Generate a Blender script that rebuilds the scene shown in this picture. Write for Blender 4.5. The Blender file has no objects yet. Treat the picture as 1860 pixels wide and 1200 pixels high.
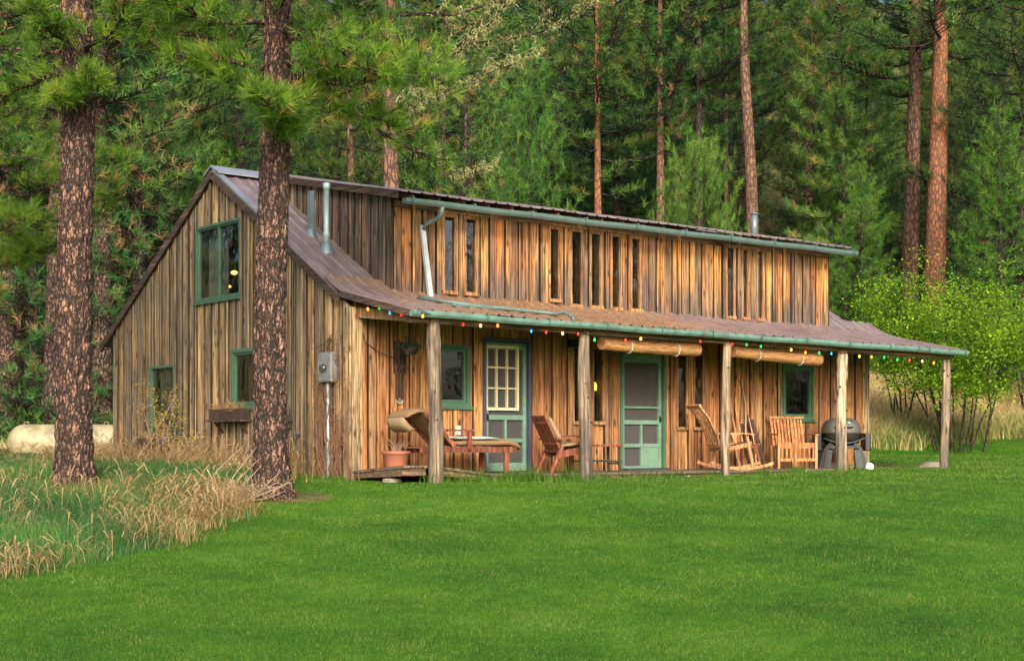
import bpy, bmesh, math, random
import numpy as np
from mathutils import Vector, Matrix, noise
S = bpy.context.scene
COL = S.collection
R = math.radians
# ---------------------------------------------------------------- camera, sky, sun, exposure
cd = bpy.data.cameras.new('camera'); cam = bpy.data.objects.new('camera', cd); COL.objects.link(cam)
cam.location = (0, 0, 1.6); cam.rotation_euler = (R(90), 0, 0)
cd.sensor_width = 36; cd.sensor_fit = 'HORIZONTAL'; cd.lens = 2680/1860*36
cd.shift_y = 200/1860; cd.clip_start = .1; cd.clip_end = 1000
S.camera = cam
SUN_DIR = Vector((.12, -.95, .50)).normalized()          # towards the sun
sd = bpy.data.lights.new('sun', 'SUN'); sun = bpy.data.objects.new('sun', sd); COL.objects.link(sun)
sd.energy = 1.4; sd.angle = R(14); sd.color = (1, .95, .86)
sun.rotation_euler = SUN_DIR.to_track_quat('Z', 'Y').to_euler()
W = bpy.data.worlds.new('World'); S.world = W; W.use_nodes = True
wn = W.node_tree; bg = wn.nodes['Background']
sk = wn.nodes.new('ShaderNodeTexSky'); sk.sky_type = 'NISHITA'; sk.sun_disc = False
sk.sun_elevation = math.asin(SUN_DIR.z); sk.sun_rotation = math.atan2(SUN_DIR.x, SUN_DIR.y)
sk.dust_density = 5; sk.air_density = .8; sk.ozone_density = .6
wn.links.new(sk.outputs[0], bg.inputs[0]); bg.inputs[1].default_value = .15
vs = S.view_settings; vs.view_transform = 'Standard'; vs.look = 'None'; vs.exposure = 1.1; vs.gamma = 1

# ---------------------------------------------------------------- materials
def nodes(name):
    m = bpy.data.materials.new(name); m.use_nodes = True
    return m, m.node_tree, m.node_tree.nodes['Principled BSDF']
def N(nt, t, **kw):
    n = nt.nodes.new(t)
    for k, v in kw.items():
        if k.startswith('i_'):
            n.inputs[int(k[2:])].default_value = v
        else: setattr(n, k, v)
    return n
def ramp(nt, src, stops):
    r = nt.nodes.new('ShaderNodeValToRGB'); e = r.color_ramp.elements
    while len(e) < len(stops): e.new(.5)
    for q, (p, c) in zip(e, stops):
        q.position = p; q.color = (*c, 1) if len(c) == 3 else c
    nt.links.new(src, r.inputs[0]); return r.outputs[0]
def mix(nt, f, a, b, mode='MIX'):
    m = nt.nodes.new('ShaderNodeMix'); m.data_type = 'RGBA'; m.blend_type = mode
    for i, v in ((0, f), (6, a), (7, b)):
        if isinstance(v, (int, float)): m.inputs[i].default_value = v
        elif isinstance(v, tuple): m.inputs[i].default_value = (*v, 1)
        else: nt.links.new(v, m.inputs[i])
    return m.outputs[2]
def mth(nt, op, a, b=None, clamp=False):
    m = nt.nodes.new('ShaderNodeMath'); m.operation = op; m.use_clamp = clamp
    for i, v in ((0, a), (1, b)):
        if v is None: continue
        if isinstance(v, (int, float)): m.inputs[i].default_value = v
        else: nt.links.new(v, m.inputs[i])
    return m.outputs[0]
def pos(nt): return nt.nodes.new('ShaderNodeTexCoord').outputs['Object']
def attr(nt, name='tone'):
    a = nt.nodes.new('ShaderNodeAttribute'); a.attribute_name = name; return a.outputs['Fac']
def scaled(nt, vec, s, off=None):
    m = nt.nodes.new('ShaderNodeMapping'); m.inputs['Scale'].default_value = s
    nt.links.new(vec, m.inputs[0])
    if off is not None:
        c = nt.nodes.new('ShaderNodeCombineXYZ')
        for i in range(3): nt.links.new(off, c.inputs[i])
        nt.links.new(c.outputs[0], m.inputs[1])
    return m.outputs[0]
def nz(nt, vec, sc=5, det=4, rough=.6):
    n = N(nt, 'ShaderNodeTexNoise'); n.inputs['Scale'].default_value = sc
    n.inputs['Detail'].default_value = det; n.inputs['Roughness'].default_value = rough
    nt.links.new(vec, n.inputs[0]); return n.outputs[0]
def bump(nt, bs, h, st=.3, d=.01):
    b = N(nt, 'ShaderNodeBump'); b.inputs['Strength'].default_value = st; b.inputs['Distance'].default_value = d
    nt.links.new(h, b.inputs['Height']); nt.links.new(b.outputs[0], bs.inputs['Normal'])

def wood(name, pal, grey=(.2, .17, .13), greyamt=.3, rough=.75, stain=None, sawn=0, axis=2, sc=1.0, knots=1):
    """pal: list of colours picked per board by tone; greyamt: how much patchy weathering; stain: (z0, z1) dark stain rising from z0"""
    m, nt, bs = nodes(name)
    P = pos(nt); t0 = attr(nt); gap_shade = mth(nt, 'GREATER_THAN', t0, 1.5); t = mth(nt, 'FRACT', t0)
    toff = mth(nt, 'MULTIPLY', t, 71.3)
    lo = [22*sc]*3; lo[axis] = .9*sc
    g = nz(nt, scaled(nt, P, tuple(lo), toff), 1.6, 6, .65)
    lo2 = [70*sc]*3; lo2[axis] = 1.5*sc
    g2 = nz(nt, scaled(nt, P, tuple(lo2), toff), 1.5, 3, .6)
    n = len(pal)
    base = ramp(nt, mth(nt, 'FRACT', mth(nt, 'MULTIPLY', t, 7.7)), [(i/(n-1), c) for i, c in enumerate(pal)])
    gr = ramp(nt, g, [(.30, (.09, .07, .06)), (.44, (.62, .56, .52)), (.57, (1.15, 1.15, 1.12)), (.72, (1.9, 1.7, 1.4))])
    c = mix(nt, 1.0, base, gr, 'MULTIPLY')
    c = mix(nt, .75, c, ramp(nt, g2, [(.36, (.18, .14, .12)), (.5, (1, 1, 1)), (1, (1.3, 1.25, 1.2))]), 'MULTIPLY')
    # weathering
    lw = [5*sc]*3; lw[axis] = .55*sc
    w = nz(nt, scaled(nt, P, tuple(lw), toff), 1.3, 5, .65)
    wf = ramp(nt, w, [(.5-.28*greyamt, (1, 1, 1)), (.72-.3*greyamt, (0, 0, 0))])
    c = mix(nt, mth(nt, 'MULTIPLY', mth(nt, 'SUBTRACT', 1, wf), min(1, .35+greyamt)), c, mix(nt, 1.0, grey, gr, 'MULTIPLY'))
    if knots:
        v = N(nt, 'ShaderNodeTexVoronoi'); v.inputs['Scale'].default_value = 1
        lk = [9*sc]*3; lk[axis] = 3.2*sc
        nt.links.new(scaled(nt, P, tuple(lk), toff), v.inputs[0])
        k = ramp(nt, v.outputs['Distance'], [(.10, (1, 1, 1)), (.19, (.45, .45, .45)), (.32, (0, 0, 0))])
        kk = N(nt, 'ShaderNodeSeparateColor'); nt.links.new(v.outputs['Color'], kk.inputs[0])
        pick = mth(nt, 'GREATER_THAN', kk.outputs[0], .45)
        c = mix(nt, mth(nt, 'MULTIPLY', mth(nt, 'MULTIPLY', k, pick), .95), c, (.045, .022, .01))
    if stain:
        sx = N(nt, 'ShaderNodeSeparateXYZ'); nt.links.new(P, sx.inputs[0])
        mr = N(nt, 'ShaderNodeMapRange'); nt.links.new(sx.outputs[2], mr.inputs[0])
        mr.inputs[1].default_value = stain[0]; mr.inputs[2].default_value = stain[1]; mr.inputs[3].default_value = 1; mr.inputs[4].default_value = 0
        ls = [3.5, 3.5, .5]
        sn = nz(nt, scaled(nt, P, tuple(ls), toff), 1.4, 4, .6)
        f = mth(nt, 'ADD', mr.outputs[0], mth(nt, 'MULTIPLY', mth(nt, 'SUBTRACT', sn, .5), 2.2))
        f = ramp(nt, f, [(.55, (0, 0, 0)), (1.0, (1, 1, 1))])
        c = mix(nt, mth(nt, 'MULTIPLY', f, stain[2]), c, mix(nt, 1.0, (.10, .085, .075), gr, 'MULTIPLY'))
    hh = mth(nt, 'ADD', g, mth(nt, 'MULTIPLY', g2, .5))
    if sawn:
        wv = N(nt, 'ShaderNodeTexWave'); wv.inputs['Scale'].default_value = 7; wv.inputs['Distortion'].default_value = 1.2
        wv.inputs['Detail'].default_value = 2
        mp = N(nt, 'ShaderNodeMapping'); mp.inputs['Rotation'].default_value = (R(0), R(60), R(90)); nt.links.new(P, mp.inputs[0])
        wv2 = scaled(nt, mp.outputs[0], (1, 1, 1), toff); nt.links.new(wv2, wv.inputs[0])
        pk = mth(nt, 'GREATER_THAN', mth(nt, 'FRACT', mth(nt, 'MULTIPLY', t, 13.3)), .45)
        wm = mth(nt, 'MULTIPLY', wv.outputs['Fac'], pk)
        c = mix(nt, mth(nt, 'MULTIPLY', wm, sawn), c, mix(nt, .6, c, (.02, .014, .01)))
        hh = mth(nt, 'ADD', hh, mth(nt, 'MULTIPLY', wm, .7))
    c = mix(nt, mth(nt, 'MULTIPLY', gap_shade, .82), c, (.02, .014, .01))  # board side faces painted dark, standing in for shade in the gaps
    nt.links.new(c, bs.inputs['Base Color']); bs.inputs['Roughness'].default_value = rough
    bs.inputs['Specular IOR Level'].default_value = .25
    bump(nt, bs, hh, .6, .012)
    return m
def paint(name, col, rough=.5, var=.25, metal=0, dirt=(.1, .08, .06), sc=3):
    m, nt, bs = nodes(name); P = pos(nt)
    n1 = nz(nt, P, sc, 6, .65); n2 = nz(nt, P, sc*14, 3)
    c = mix(nt, mth(nt, 'MULTIPLY', ramp(nt, n1, [(.45, (0, 0, 0)), (.75, (1, 1, 1))]), var*1.6, True), col, dirt)
    c = mix(nt, var, c, ramp(nt, n2, [(.3, (.55, .55, .55)), (.7, (1.3, 1.3, 1.3))]), 'MULTIPLY')
    nt.links.new(c, bs.inputs['Base Color']); bs.inputs['Roughness'].default_value = rough; bs.inputs['Metallic'].default_value = metal
    bump(nt, bs, n2, .15, .004)
    return m
def emis(name, col, st):
    m, nt, bs = nodes(name); bs.inputs['Base Color'].default_value = (*col, 1)
    bs.inputs['Emission Color'].default_value = (*col, 1); bs.inputs['Emission Strength'].default_value = st
    bs.inputs['Roughness'].default_value = .2
    return m
def glass(name, tint=(.55, .58, .55), base=.02, dark=(.01, .012, .012)):
    m, nt, bs = nodes(name)
    tr = N(nt, 'ShaderNodeBsdfTransparent'); tr.inputs[0].default_value = (*tint, 1)
    gl = N(nt, 'ShaderNodeBsdfGlossy'); gl.inputs['Roughness'].default_value = .015; gl.inputs[0].default_value = (1, 1, 1, 1)
    n = nz(nt, pos(nt), 2.2, 2); b = N(nt, 'ShaderNodeBump'); b.inputs['Strength'].default_value = .12; b.inputs['Distance'].default_value = .03
    nt.links.new(n, b.inputs['Height']); nt.links.new(b.outputs[0], gl.inputs['Normal'])
    fr = N(nt, 'ShaderNodeFresnel'); fr.inputs[0].default_value = 1.5
    ge = N(nt, 'ShaderNodeNewGeometry')
    f = mth(nt, 'MULTIPLY', mth(nt, 'ADD', fr.outputs[0], base, True), mth(nt, 'SUBTRACT', 1, ge.outputs['Backfacing']))
    mx = N(nt, 'ShaderNodeMixShader'); nt.links.new(f, mx.inputs[0]); nt.links.new(tr.outputs[0], mx.inputs[1]); nt.links.new(gl.outputs[0], mx.inputs[2])
    out = nt.nodes['Material Output']; nt.links.new(mx.outputs[0], out.inputs[0])
    return m
def screenmat(name, col, alpha):
    m, nt, bs = nodes(name)
    bs.inputs['Base Color'].default_value = (*col, 1); bs.inputs['Roughness'].default_value = .5; bs.inputs['Alpha'].default_value = alpha
    return m
def leaf(name, cols, trans=.35, objvar=.25, rough=.55):
    """foliage: colour picked by the tone of each leaf, shifted a little per tree"""
    m, nt, bs = nodes(name); t = attr(nt)
    n = len(cols); c = ramp(nt, t, [(p, q) for p, q in cols])
    oi = N(nt, 'ShaderNodeObjectInfo')
    hs = N(nt, 'ShaderNodeHueSaturation'); nt.links.new(c, hs.inputs['Color'])
    nt.links.new(mth(nt, 'ADD', .5-.02*objvar/.25, mth(nt, 'MULTIPLY', oi.outputs['Random'], .04*objvar/.25)), hs.inputs['Hue'])
    nt.links.new(mth(nt, 'ADD', 1-objvar, mth(nt, 'MULTIPLY', mth(nt, 'FRACT', mth(nt, 'MULTIPLY', oi.outputs['Random'], 7.31)), 2*objvar)), hs.inputs['Value'])
    c = hs.outputs[0]
    nt.links.new(c, bs.inputs['Base Color']); bs.inputs['Roughness'].default_value = rough; bs.inputs['Specular IOR Level'].default_value = .3
    tl = N(nt, 'ShaderNodeBsdfTranslucent'); nt.links.new(c, tl.inputs[0])
    mx = N(nt, 'ShaderNodeMixShader'); mx.inputs[0].default_value = trans
    nt.links.new(bs.outputs[0], mx.inputs[1]); nt.links.new(tl.outputs[0], mx.inputs[2])
    nt.links.new(mx.outputs[0], nt.nodes['Material Output'].inputs[0])
    return m
def barkmat(name, plate1, plate2, crack=(.012, .009, .008), sc=1.0, flake=0):
    m, nt, bs = nodes(name); P = pos(nt)
    wob = nz(nt, scaled(nt, P, (6*sc, 6*sc, 3*sc)), 1.5, 3)
    pv = N(nt, 'ShaderNodeVectorMath'); pv.operation = 'MULTIPLY_ADD'
    nt.links.new(wob, pv.inputs[0]); pv.inputs[1].default_value = (.12, .12, .12); nt.links.new(P, pv.inputs[2])
    def vor(s):
        v = N(nt, 'ShaderNodeTexVoronoi'); v.feature = 'DISTANCE_TO_EDGE'; v.inputs['Scale'].default_value = 1
        nt.links.new(scaled(nt, pv.outputs[0], s), v.inputs[0]); return v.outputs['Distance']
    d1 = vor((13*sc, 13*sc, 4*sc)); d2 = vor((40*sc, 40*sc, 15*sc))
    n = nz(nt, scaled(nt, P, (9*sc, 9*sc, 5*sc)), 2, 6, .7)
    plate = mix(nt, ramp(nt, n, [(.38, (0, 0, 0)), (.62, (1, 1, 1))]), plate1, plate2)
    n3 = nz(nt, P, 55*sc, 3, .7)
    plate = mix(nt, .8, plate, ramp(nt, n3, [(.3, (.45, .42, .4)), (.55, (1, 1, 1)), (.75, (1.7, 1.6, 1.5))]), 'MULTIPLY')
    e = ramp(nt, mth(nt, 'ADD', mth(nt, 'MULTIPLY', d1, .8), mth(nt, 'MULTIPLY', d2, .45)), [(.07, (0, 0, 0)), (.23, (1, 1, 1))])
    if flake:   # small pale flakes and deep black furrows
        fv = N(nt, 'ShaderNodeTexVoronoi'); fv.inputs['Scale'].default_value = 1
        nt.links.new(scaled(nt, pv.outputs[0], (26, 26, 8)), fv.inputs[0])
        fs = N(nt, 'ShaderNodeSeparateColor'); nt.links.new(fv.outputs['Color'], fs.inputs[0])
        plate = mix(nt, .9, plate, ramp(nt, fs.outputs[0], [(0, (.6, .58, .56)), (.35, (.9, .86, .84)), (.7, (1.1, 1.05, 1.0)), (1, (1.4, 1.28, 1.2))]), 'MULTIPLY')
        fe = N(nt, 'ShaderNodeTexVoronoi'); fe.feature = 'DISTANCE_TO_EDGE'; fe.inputs['Scale'].default_value = 1
        nt.links.new(scaled(nt, pv.outputs[0], (26, 26, 8)), fe.inputs[0])
        e = mth(nt, 'MULTIPLY', e, ramp(nt, mth(nt, 'ADD', fe.outputs['Distance'], mth(nt, 'MULTIPLY', mth(nt, 'SUBTRACT', n3, .5), .25)), [(.03, (.05, .05, .05)), (.14, (1, 1, 1))]))
    c = mix(nt, e, crack, plate)
    nt.links.new(c, bs.inputs['Base Color']); bs.inputs['Roughness'].default_value = .85; bs.inputs['Specular IOR Level'].default_value = .2
    bump(nt, bs, mth(nt, 'ADD', e, mth(nt, 'MULTIPLY', n3, .4)), .8, .03)
    return m
def roofmat(name, c1, c2, litter=0):
    m, nt, bs = nodes(name); P = pos(nt)
    st = nz(nt, scaled(nt, P, (7, 1.0, 1.0)), 1.5, 6, .7)
    n = nz(nt, P, 2.2, 5); fine = nz(nt, P, 30, 3)
    c = mix(nt, ramp(nt, st, [(.35, (0, 0, 0)), (.65, (1, 1, 1))]), c1, c2)
    c = mix(nt, ramp(nt, n, [(.5, (0, 0, 0)), (.8, (.6, .6, .6))]), c, (.10, .07, .06))
    c = mix(nt, .5, c, ramp(nt, fine, [(.3, (.6, .6, .6)), (.7, (1.35, 1.35, 1.35))]), 'MULTIPLY')
    ro = .42
    if litter:
        sx = N(nt, 'ShaderNodeSeparateXYZ'); nt.links.new(P, sx.inputs[0])
        w1 = mth(nt, 'SUBTRACT', 1, mth(nt, 'ABSOLUTE', mth(nt, 'DIVIDE', mth(nt, 'SUBTRACT', sx.outputs[0], 3.6), 4.2)))
        l = nz(nt, P, 1.6, 4, .6); l2 = nz(nt, P, 26, 3, .7)
        f = mth(nt, 'ADD', mth(nt, 'MULTIPLY', l, 1.1), mth(nt, 'MULTIPLY', w1, .55))
        f = ramp(nt, mth(nt, 'ADD', f, mth(nt, 'MULTIPLY', mth(nt, 'SUBTRACT', l2, .5), 1.2)), [(.68, (0, 0, 0)), (.8, (1, 1, 1))])
        c = mix(nt, mth(nt, 'MULTIPLY', f, .85), c, mix(nt, ramp(nt, l2, [(.4, (0, 0, 0)), (.6, (1, 1, 1))]), (.16, .085, .04), (.42, .25, .13)))
    nt.links.new(c, bs.inputs['Base Color']); bs.inputs['Roughness'].default_value = ro; bs.inputs['Metallic'].default_value = .35
    bump(nt, bs, fine, .15, .004)
    return m

M = {}
M['gable'] = wood('gable_boards', [(.50, .30, .13), (.66, .44, .19), (.30, .22, .13), (.78, .52, .22), (.56, .35, .15), (.40, .31, .19), (.17, .14, .10)], (.21, .185, .145), .52, sawn=.75)
M['porch'] = wood('porch_boards', [(.40, .18, .07), (.50, .26, .10), (.30, .125, .05), (.60, .35, .14), (.33, .145, .065), (.46, .21, .075), (.40, .25, .12), (.24, .14, .08)], (.15, .10, .065), .26)
M['dormer'] = wood('dormer_boards', [(.42, .16, .045), (.60, .29, .08), (.28, .11, .04), (.16, .10, .06), (.50, .19, .05), (.82, .46, .12), (.23, .12, .065), (.30, .20, .13)], (.17, .135, .10), .42, stain=(2.85, 4.05, .92))
M['dside'] = wood('weathered_side_boards', [(.40, .27, .14), (.24, .18, .12), (.46, .31, .16), (.28, .2, .14), (.40, .22, .10)], (.09, .082, .068), .6)
M['trim'] = wood('trim_wood', [(.46, .23, .09), (.36, .19, .085), (.52, .29, .12)], (.22, .17, .12), .25, sc=1.4)
M['fascia'] = wood('fascia_wood', [(.20, .11, .06), (.27, .15, .075), (.16, .1, .06)], (.12, .1, .08), .4, axis=0)
M['deck'] = wood('deck_wood', [(.22, .16, .11), (.16, .12, .085), (.28, .2, .13)], (.13, .11, .09), .6, axis=1)
M['verge'] = wood('verge_wood', [(.10, .065, .045), (.13, .085, .06)], (.06, .05, .045), .5, axis=1)
M['log'] = wood('peeled_log', [(.55, .42, .27), (.62, .5, .34), (.46, .35, .23)], (.21, .18, .14), .4, sc=.9, stain=(.25, 1.7, .85))
for _i in (0, 1, 4): M['log%d' % _i] = wood('grey_log', [(.36, .26, .16), (.44, .34, .22), (.30, .22, .15)], (.17, .145, .12), .55, sc=.9, stain=(.3, 1.9, .9))
M['roof'] = roofmat('brown_metal_roof', (.185, .14, .14), (.33, .275, .285))
M['porchroof'] = roofmat('littered_metal_roof', (.18, .13, .125), (.29, .225, .22), 1)
M['capmetal'] = paint('roof_cap_metal', (.36, .38, .42), .35, .3, .5)
M['gutter'] = paint('green_gutter_paint', (.14, .265, .22), .45, .6, 0, (.07, .10, .09), 5)
M['gutterd'] = paint('grey_gutter_paint', (.10, .165, .15), .4, .5, 0, (.07, .09, .08), 5)
M['galv'] = paint('galvanised_pipe', (.36, .50, .52), .5, .35, .3, (.2, .24, .25), 6)
M['dspout'] = paint('pale_downspout', (.46, .56, .60), .45, .3, .1)
M['darkpipe'] = paint('dark_pipe', (.16, .22, .25), .4, .25, .3)
M['green'] = paint('green_trim_paint', (.055, .14, .08), .5, .5, 0, (.04, .06, .04), 6)
M['greenl'] = paint('screen_door_paint', (.145, .265, .19), .55, .5, 0, (.09, .13, .10), 6)
M['cream'] = paint('cream_paint', (.62, .58, .36), .5, .2, 0, (.35, .28, .15), 8)
M['navy'] = paint('dark_casing_paint', (.05, .055, .10), .5, .3)
M['glass'] = glass('window_glass', (.75, .78, .75), .05)
M['glassd'] = glass('slit_glass', (.6, .62, .6), .12)
M['screen'] = screenmat('insect_screen', (.085, .082, .08), .6)
M['black'] = paint('black_plastic', (.010, .011, .013), .45, .15, 0, (.02, .02, .02))
M['lid'] = paint('grill_lid', (.085, .08, .066), .45, .3, .0, (.03, .028, .025))
M['greyp'] = paint('grill_grey_plastic', (.035, .043, .048), .5, .3, 0, (.02, .02, .02))
M['red'] = wood('red_brown_wood', [(.22, .07, .04), (.29, .10, .055), (.18, .06, .04)], (.16, .09, .06), .2, knots=0, sc=1.5)
M['oak'] = wood('oiled_slat_wood', [(.50, .20, .075), (.42, .17, .07), (.58, .27, .11)], (.3, .18, .1), .15, knots=0, sc=1.5)
M['oakl'] = wood('pale_rocker_wood', [(.58, .30, .14), (.50, .25, .11), (.66, .38, .2)], (.4, .28, .18), .15, knots=0, sc=1.5)
M['dkwood'] = wood('dark_old_wood', [(.07, .04, .03), (.11, .06, .04)], (.05, .04, .035), .4)
M['cush'] = paint('tan_cushion_fabric', (.22, .135, .065), .9, .5, 0, (.2, .12, .06), 9)
M['cushl'] = paint('pale_cushion_fabric', (.29, .20, .11), .9, .5, 0, (.26, .18, .09), 9)
M['terra'] = paint('terracotta', (.33, .12, .065), .7, .35, 0, (.16, .06, .04), 5)
M['tank'] = paint('tank_paint', (.40, .35, .20), .5, .8, 0, (.16, .12, .06), 2.2)
M['stone'] = paint('field_stone', (.26, .21, .17), .85, .5, 0, (.12, .10, .085), 8)
M['rstone'] = paint('reddish_stone', (.36, .18, .13), .85, .5, 0, (.16, .09, .07), 8)
M['meter'] = paint('grey_meter_box', (.20, .22, .225), .6, .6, .1, (.13, .12, .11), 9)
M['bamboo'] = wood('bamboo_blind', [(.62, .34, .14), (.55, .29, .12), (.7, .42, .2)], (.4, .25, .14), .1, axis=0, knots=0, sc=3)
M['white'] = paint('white_plastic', (.72, .72, .68), .5, .2)
M['cord'] = paint('dark_cord', (.03, .03, .028), .6, .1)
M['dark'] = paint('room_dark', (.05, .042, .035), .9, .2)
M['curtain'] = paint('grey_green_curtain', (.16, .18, .16), .9, .3, 0, (.07, .08, .07), 6)
M['bark'] = barkmat('ponderosa_bark', (.33, .185, .135), (.22, .155, .125), crack=(.022, .016, .013), sc=.9, flake=1)
M['bark2'] = barkmat('brown_bark', (.34, .21, .155), (.19, .15, .12), sc=1.0, flake=1)
M['barkfar'] = barkmat('far_bark', (.30, .155, .10), (.20, .125, .09), crack=(.06, .04, .03), sc=.8)
M['barkorange'] = barkmat('orange_bark', (.40, .165, .075), (.30, .135, .075), crack=(.11, .06, .04), sc=.9)
M['barkdark'] = barkmat('dark_bark', (.10, .075, .06), (.07, .055, .045), sc=1)
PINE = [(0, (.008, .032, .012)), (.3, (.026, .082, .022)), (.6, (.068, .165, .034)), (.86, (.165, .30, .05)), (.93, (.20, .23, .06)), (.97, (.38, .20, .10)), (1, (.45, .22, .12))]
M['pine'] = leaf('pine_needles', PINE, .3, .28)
M['pinenear'] = leaf('near_pine_needles', [(0, (.04, .10, .012)), (.4, (.10, .21, .02)), (.8, (.24, .40, .035)), (.93, (.38, .44, .06)), (.97, (.5, .28, .09)), (1, (.52, .27, .11))], .35, .05)
M['pinebright'] = leaf('young_pine_needles', [(0, (.012, .05, .010)), (.5, (.05, .145, .02)), (.9, (.14, .30, .035)), (1, (.22, .32, .05))], .35, .08)
M['pineblue'] = leaf('blue_green_needles', [(0, (.01, .045, .022)), (.5, (.035, .115, .045)), (.9, (.09, .22, .07)), (1, (.14, .24, .07))], .3, .2)
M['pinebrown'] = leaf('pine_needles_with_dead', [(0, (.02, .065, .02)), (.4, (.05, .15, .04)), (.84, (.11, .24, .055)), (.88, (.38, .21, .12)), (1, (.50, .26, .16))], .3, .1)
M['bush'] = leaf('spring_leaves', [(0, (.05, .14, .012)), (.5, (.19, .38, .02)), (1, (.40, .60, .04))], .45, .05)
M['lichen'] = leaf('lichen', [(0, (.22, .25, .08)), (1, (.42, .44, .18))], .1, .05)
M['lawn'] = leaf('lawn_blades', [(0, (.025, .075, .010)), (.45, (.065, .165, .016)), (.85, (.14, .275, .025)), (1, (.30, .28, .10))], .35, .01)
M['wildgreen'] = leaf('wild_green_blades', [(0, (.025, .095, .025)), (.6, (.065, .20, .045)), (1, (.18, .33, .06))], .35, .01)
M['dry'] = leaf('dry_grass_blades', [(0, (.20, .11, .045)), (.5, (.40, .26, .11)), (1, (.58, .43, .22))], .3, .01)
M['drygreen'] = leaf('green_and_straw_blades', [(0, (.08, .19, .03)), (.3, (.20, .30, .06)), (.45, (.50, .42, .18)), (1, (.82, .62, .34))], .3, .01)
M['yellow'] = leaf('yellow_leaves', [(0, (.20, .22, .02)), (.5, (.50, .36, .02)), (1, (.68, .45, .03))], .4, .02)
M['vine'] = paint('dead_vine', (.15, .07, .035), .85, .3)
M['twig'] = paint('grey_twig', (.30, .22, .16), .85, .3)

# ---------------------------------------------------------------- mesh helpers
class MB:
    def __init__(s): s.v = []; s.f = []; s.t = []
    def add(s, vs_, fs, tone=None):
        if tone is None: tone = random.random()
        b = len(s.v); s.v += [tuple(q) for q in vs_]; s.f += [tuple(b+i for i in q) for q in fs]; s.t += [tone]*len(fs); return s
    HF = [(0, 1, 2, 3), (7, 6, 5, 4), (0, 4, 5, 1), (1, 5, 6, 2), (2, 6, 7, 3), (3, 7, 4, 0)]
    def hexa(s, p, tone=None): return s.add(p, MB.HF, tone)
    def box(s, x0, x1, y0, y1, z0, z1, tone=None):
        return s.hexa([(x0, y0, z0), (x1, y0, z0), (x1, y1, z0), (x0, y1, z0), (x0, y0, z1), (x1, y0, z1), (x1, y1, z1), (x0, y1, z1)], tone)
    def pbox(s, P, a0, a1, z0, z1, d0, d1, tone=None):
        return s.hexa([P(a0, z0, d0), P(a1, z0, d0), P(a1, z0, d1), P(a0, z0, d1), P(a0, z1, d0), P(a1, z1, d0), P(a1, z1, d1), P(a0, z1, d1)], tone)
    def beam(s, p0, p1, w, h, up=(0, 0, 1), tone=None):
        p0 = Vector(p0); p1 = Vector(p1); d = (p1-p0).normalized(); u = Vector(up)
        sd_ = d.cross(u)
        if sd_.length < 1e-4: sd_ = d.cross(Vector((0, 1, 0)))
        sd_.normalize(); u = sd_.cross(d).normalized(); a = sd_*w/2; b = u*h/2
        return s.hexa([p0-a-b, p0+a-b, p1+a-b, p1-a-b, p0-a+b, p0+a+b, p1+a+b, p1-a+b], tone)
    def tube(s, pts, rad, n=8, tone=None, caps=True, sq=1.0):  # bump near the porch paints a sun patch into the blade tone
        pts = [Vector(p) for p in pts]; m = len(pts)
        if isinstance(rad, (int, float)): rad = [rad]*m
        V = []; F = []
        d0 = (pts[1]-pts[0]).normalized(); ref = Vector((0, 0, 1)) if abs(d0.z) < .9 else Vector((1, 0, 0))
        for i, p in enumerate(pts):
            d = (pts[min(i+1, m-1)]-pts[max(i-1, 0)]).normalized()
            a = d.cross(ref)
            if a.length < 1e-3: a = d.cross(Vector((0, 1, 0)))
            a.normalize(); b = a.cross(d).normalized(); ref = b if abs(d.z) >= .9 or True else ref
            ref = (b.cross(a)).cross(a) if False else ref
            for k in range(n):
                t = 2*math.pi*k/n; V.append(p+a*math.cos(t)*rad[i]+b*math.sin(t)*rad[i]*sq)
            ref = b
        for i in range(m-1):
            for k in range(n):
                k2 = (k+1) % n; F.append((i*n+k, i*n+k2, (i+1)*n+k2, (i+1)*n+k))
        if caps: F.append(tuple(range(n))[::-1]); F.append(tuple((m-1)*n+k for k in range(n)))
        return s.add(V, F, tone)
    def lathe(s, prof, n=20, c=(0, 0, 0), tone=None):
        V = []; F = []
        for r, z in prof:
            for k in range(n):
                t = 2*math.pi*k/n; V.append((c[0]+r*math.cos(t), c[1]+r*math.sin(t), c[2]+z))
        for i in range(len(prof)-1):
            for k in range(n): k2 = (k+1) % n; F.append((i*n+k, i*n+k2, (i+1)*n+k2, (i+1)*n+k))
        return s.add(V, F, tone)
    def build(s, name, mat_, parent=None, smooth=False, bevel=0):
        me = bpy.data.meshes.new(name); me.from_pydata(s.v, [], s.f)
        a = me.attributes.new('tone', 'FLOAT', 'FACE'); a.data.foreach_set('value', s.t)
        bm = bmesh.new(); bm.from_mesh(me); bmesh.ops.recalc_face_normals(bm, faces=bm.faces[:]); bm.to_mesh(me); bm.free()
        me.materials.append(mat_)
        if smooth: me.polygons.foreach_set('use_smooth', [True]*len(me.polygons))
        o = bpy.data.objects.new(name, me); COL.objects.link(o)
        if parent: o.parent = parent
        if bevel:
            b = o.modifiers.new('b', 'BEVEL'); b.width = bevel; b.segments = 2; b.limit_method = 'ANGLE'
        return o
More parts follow.
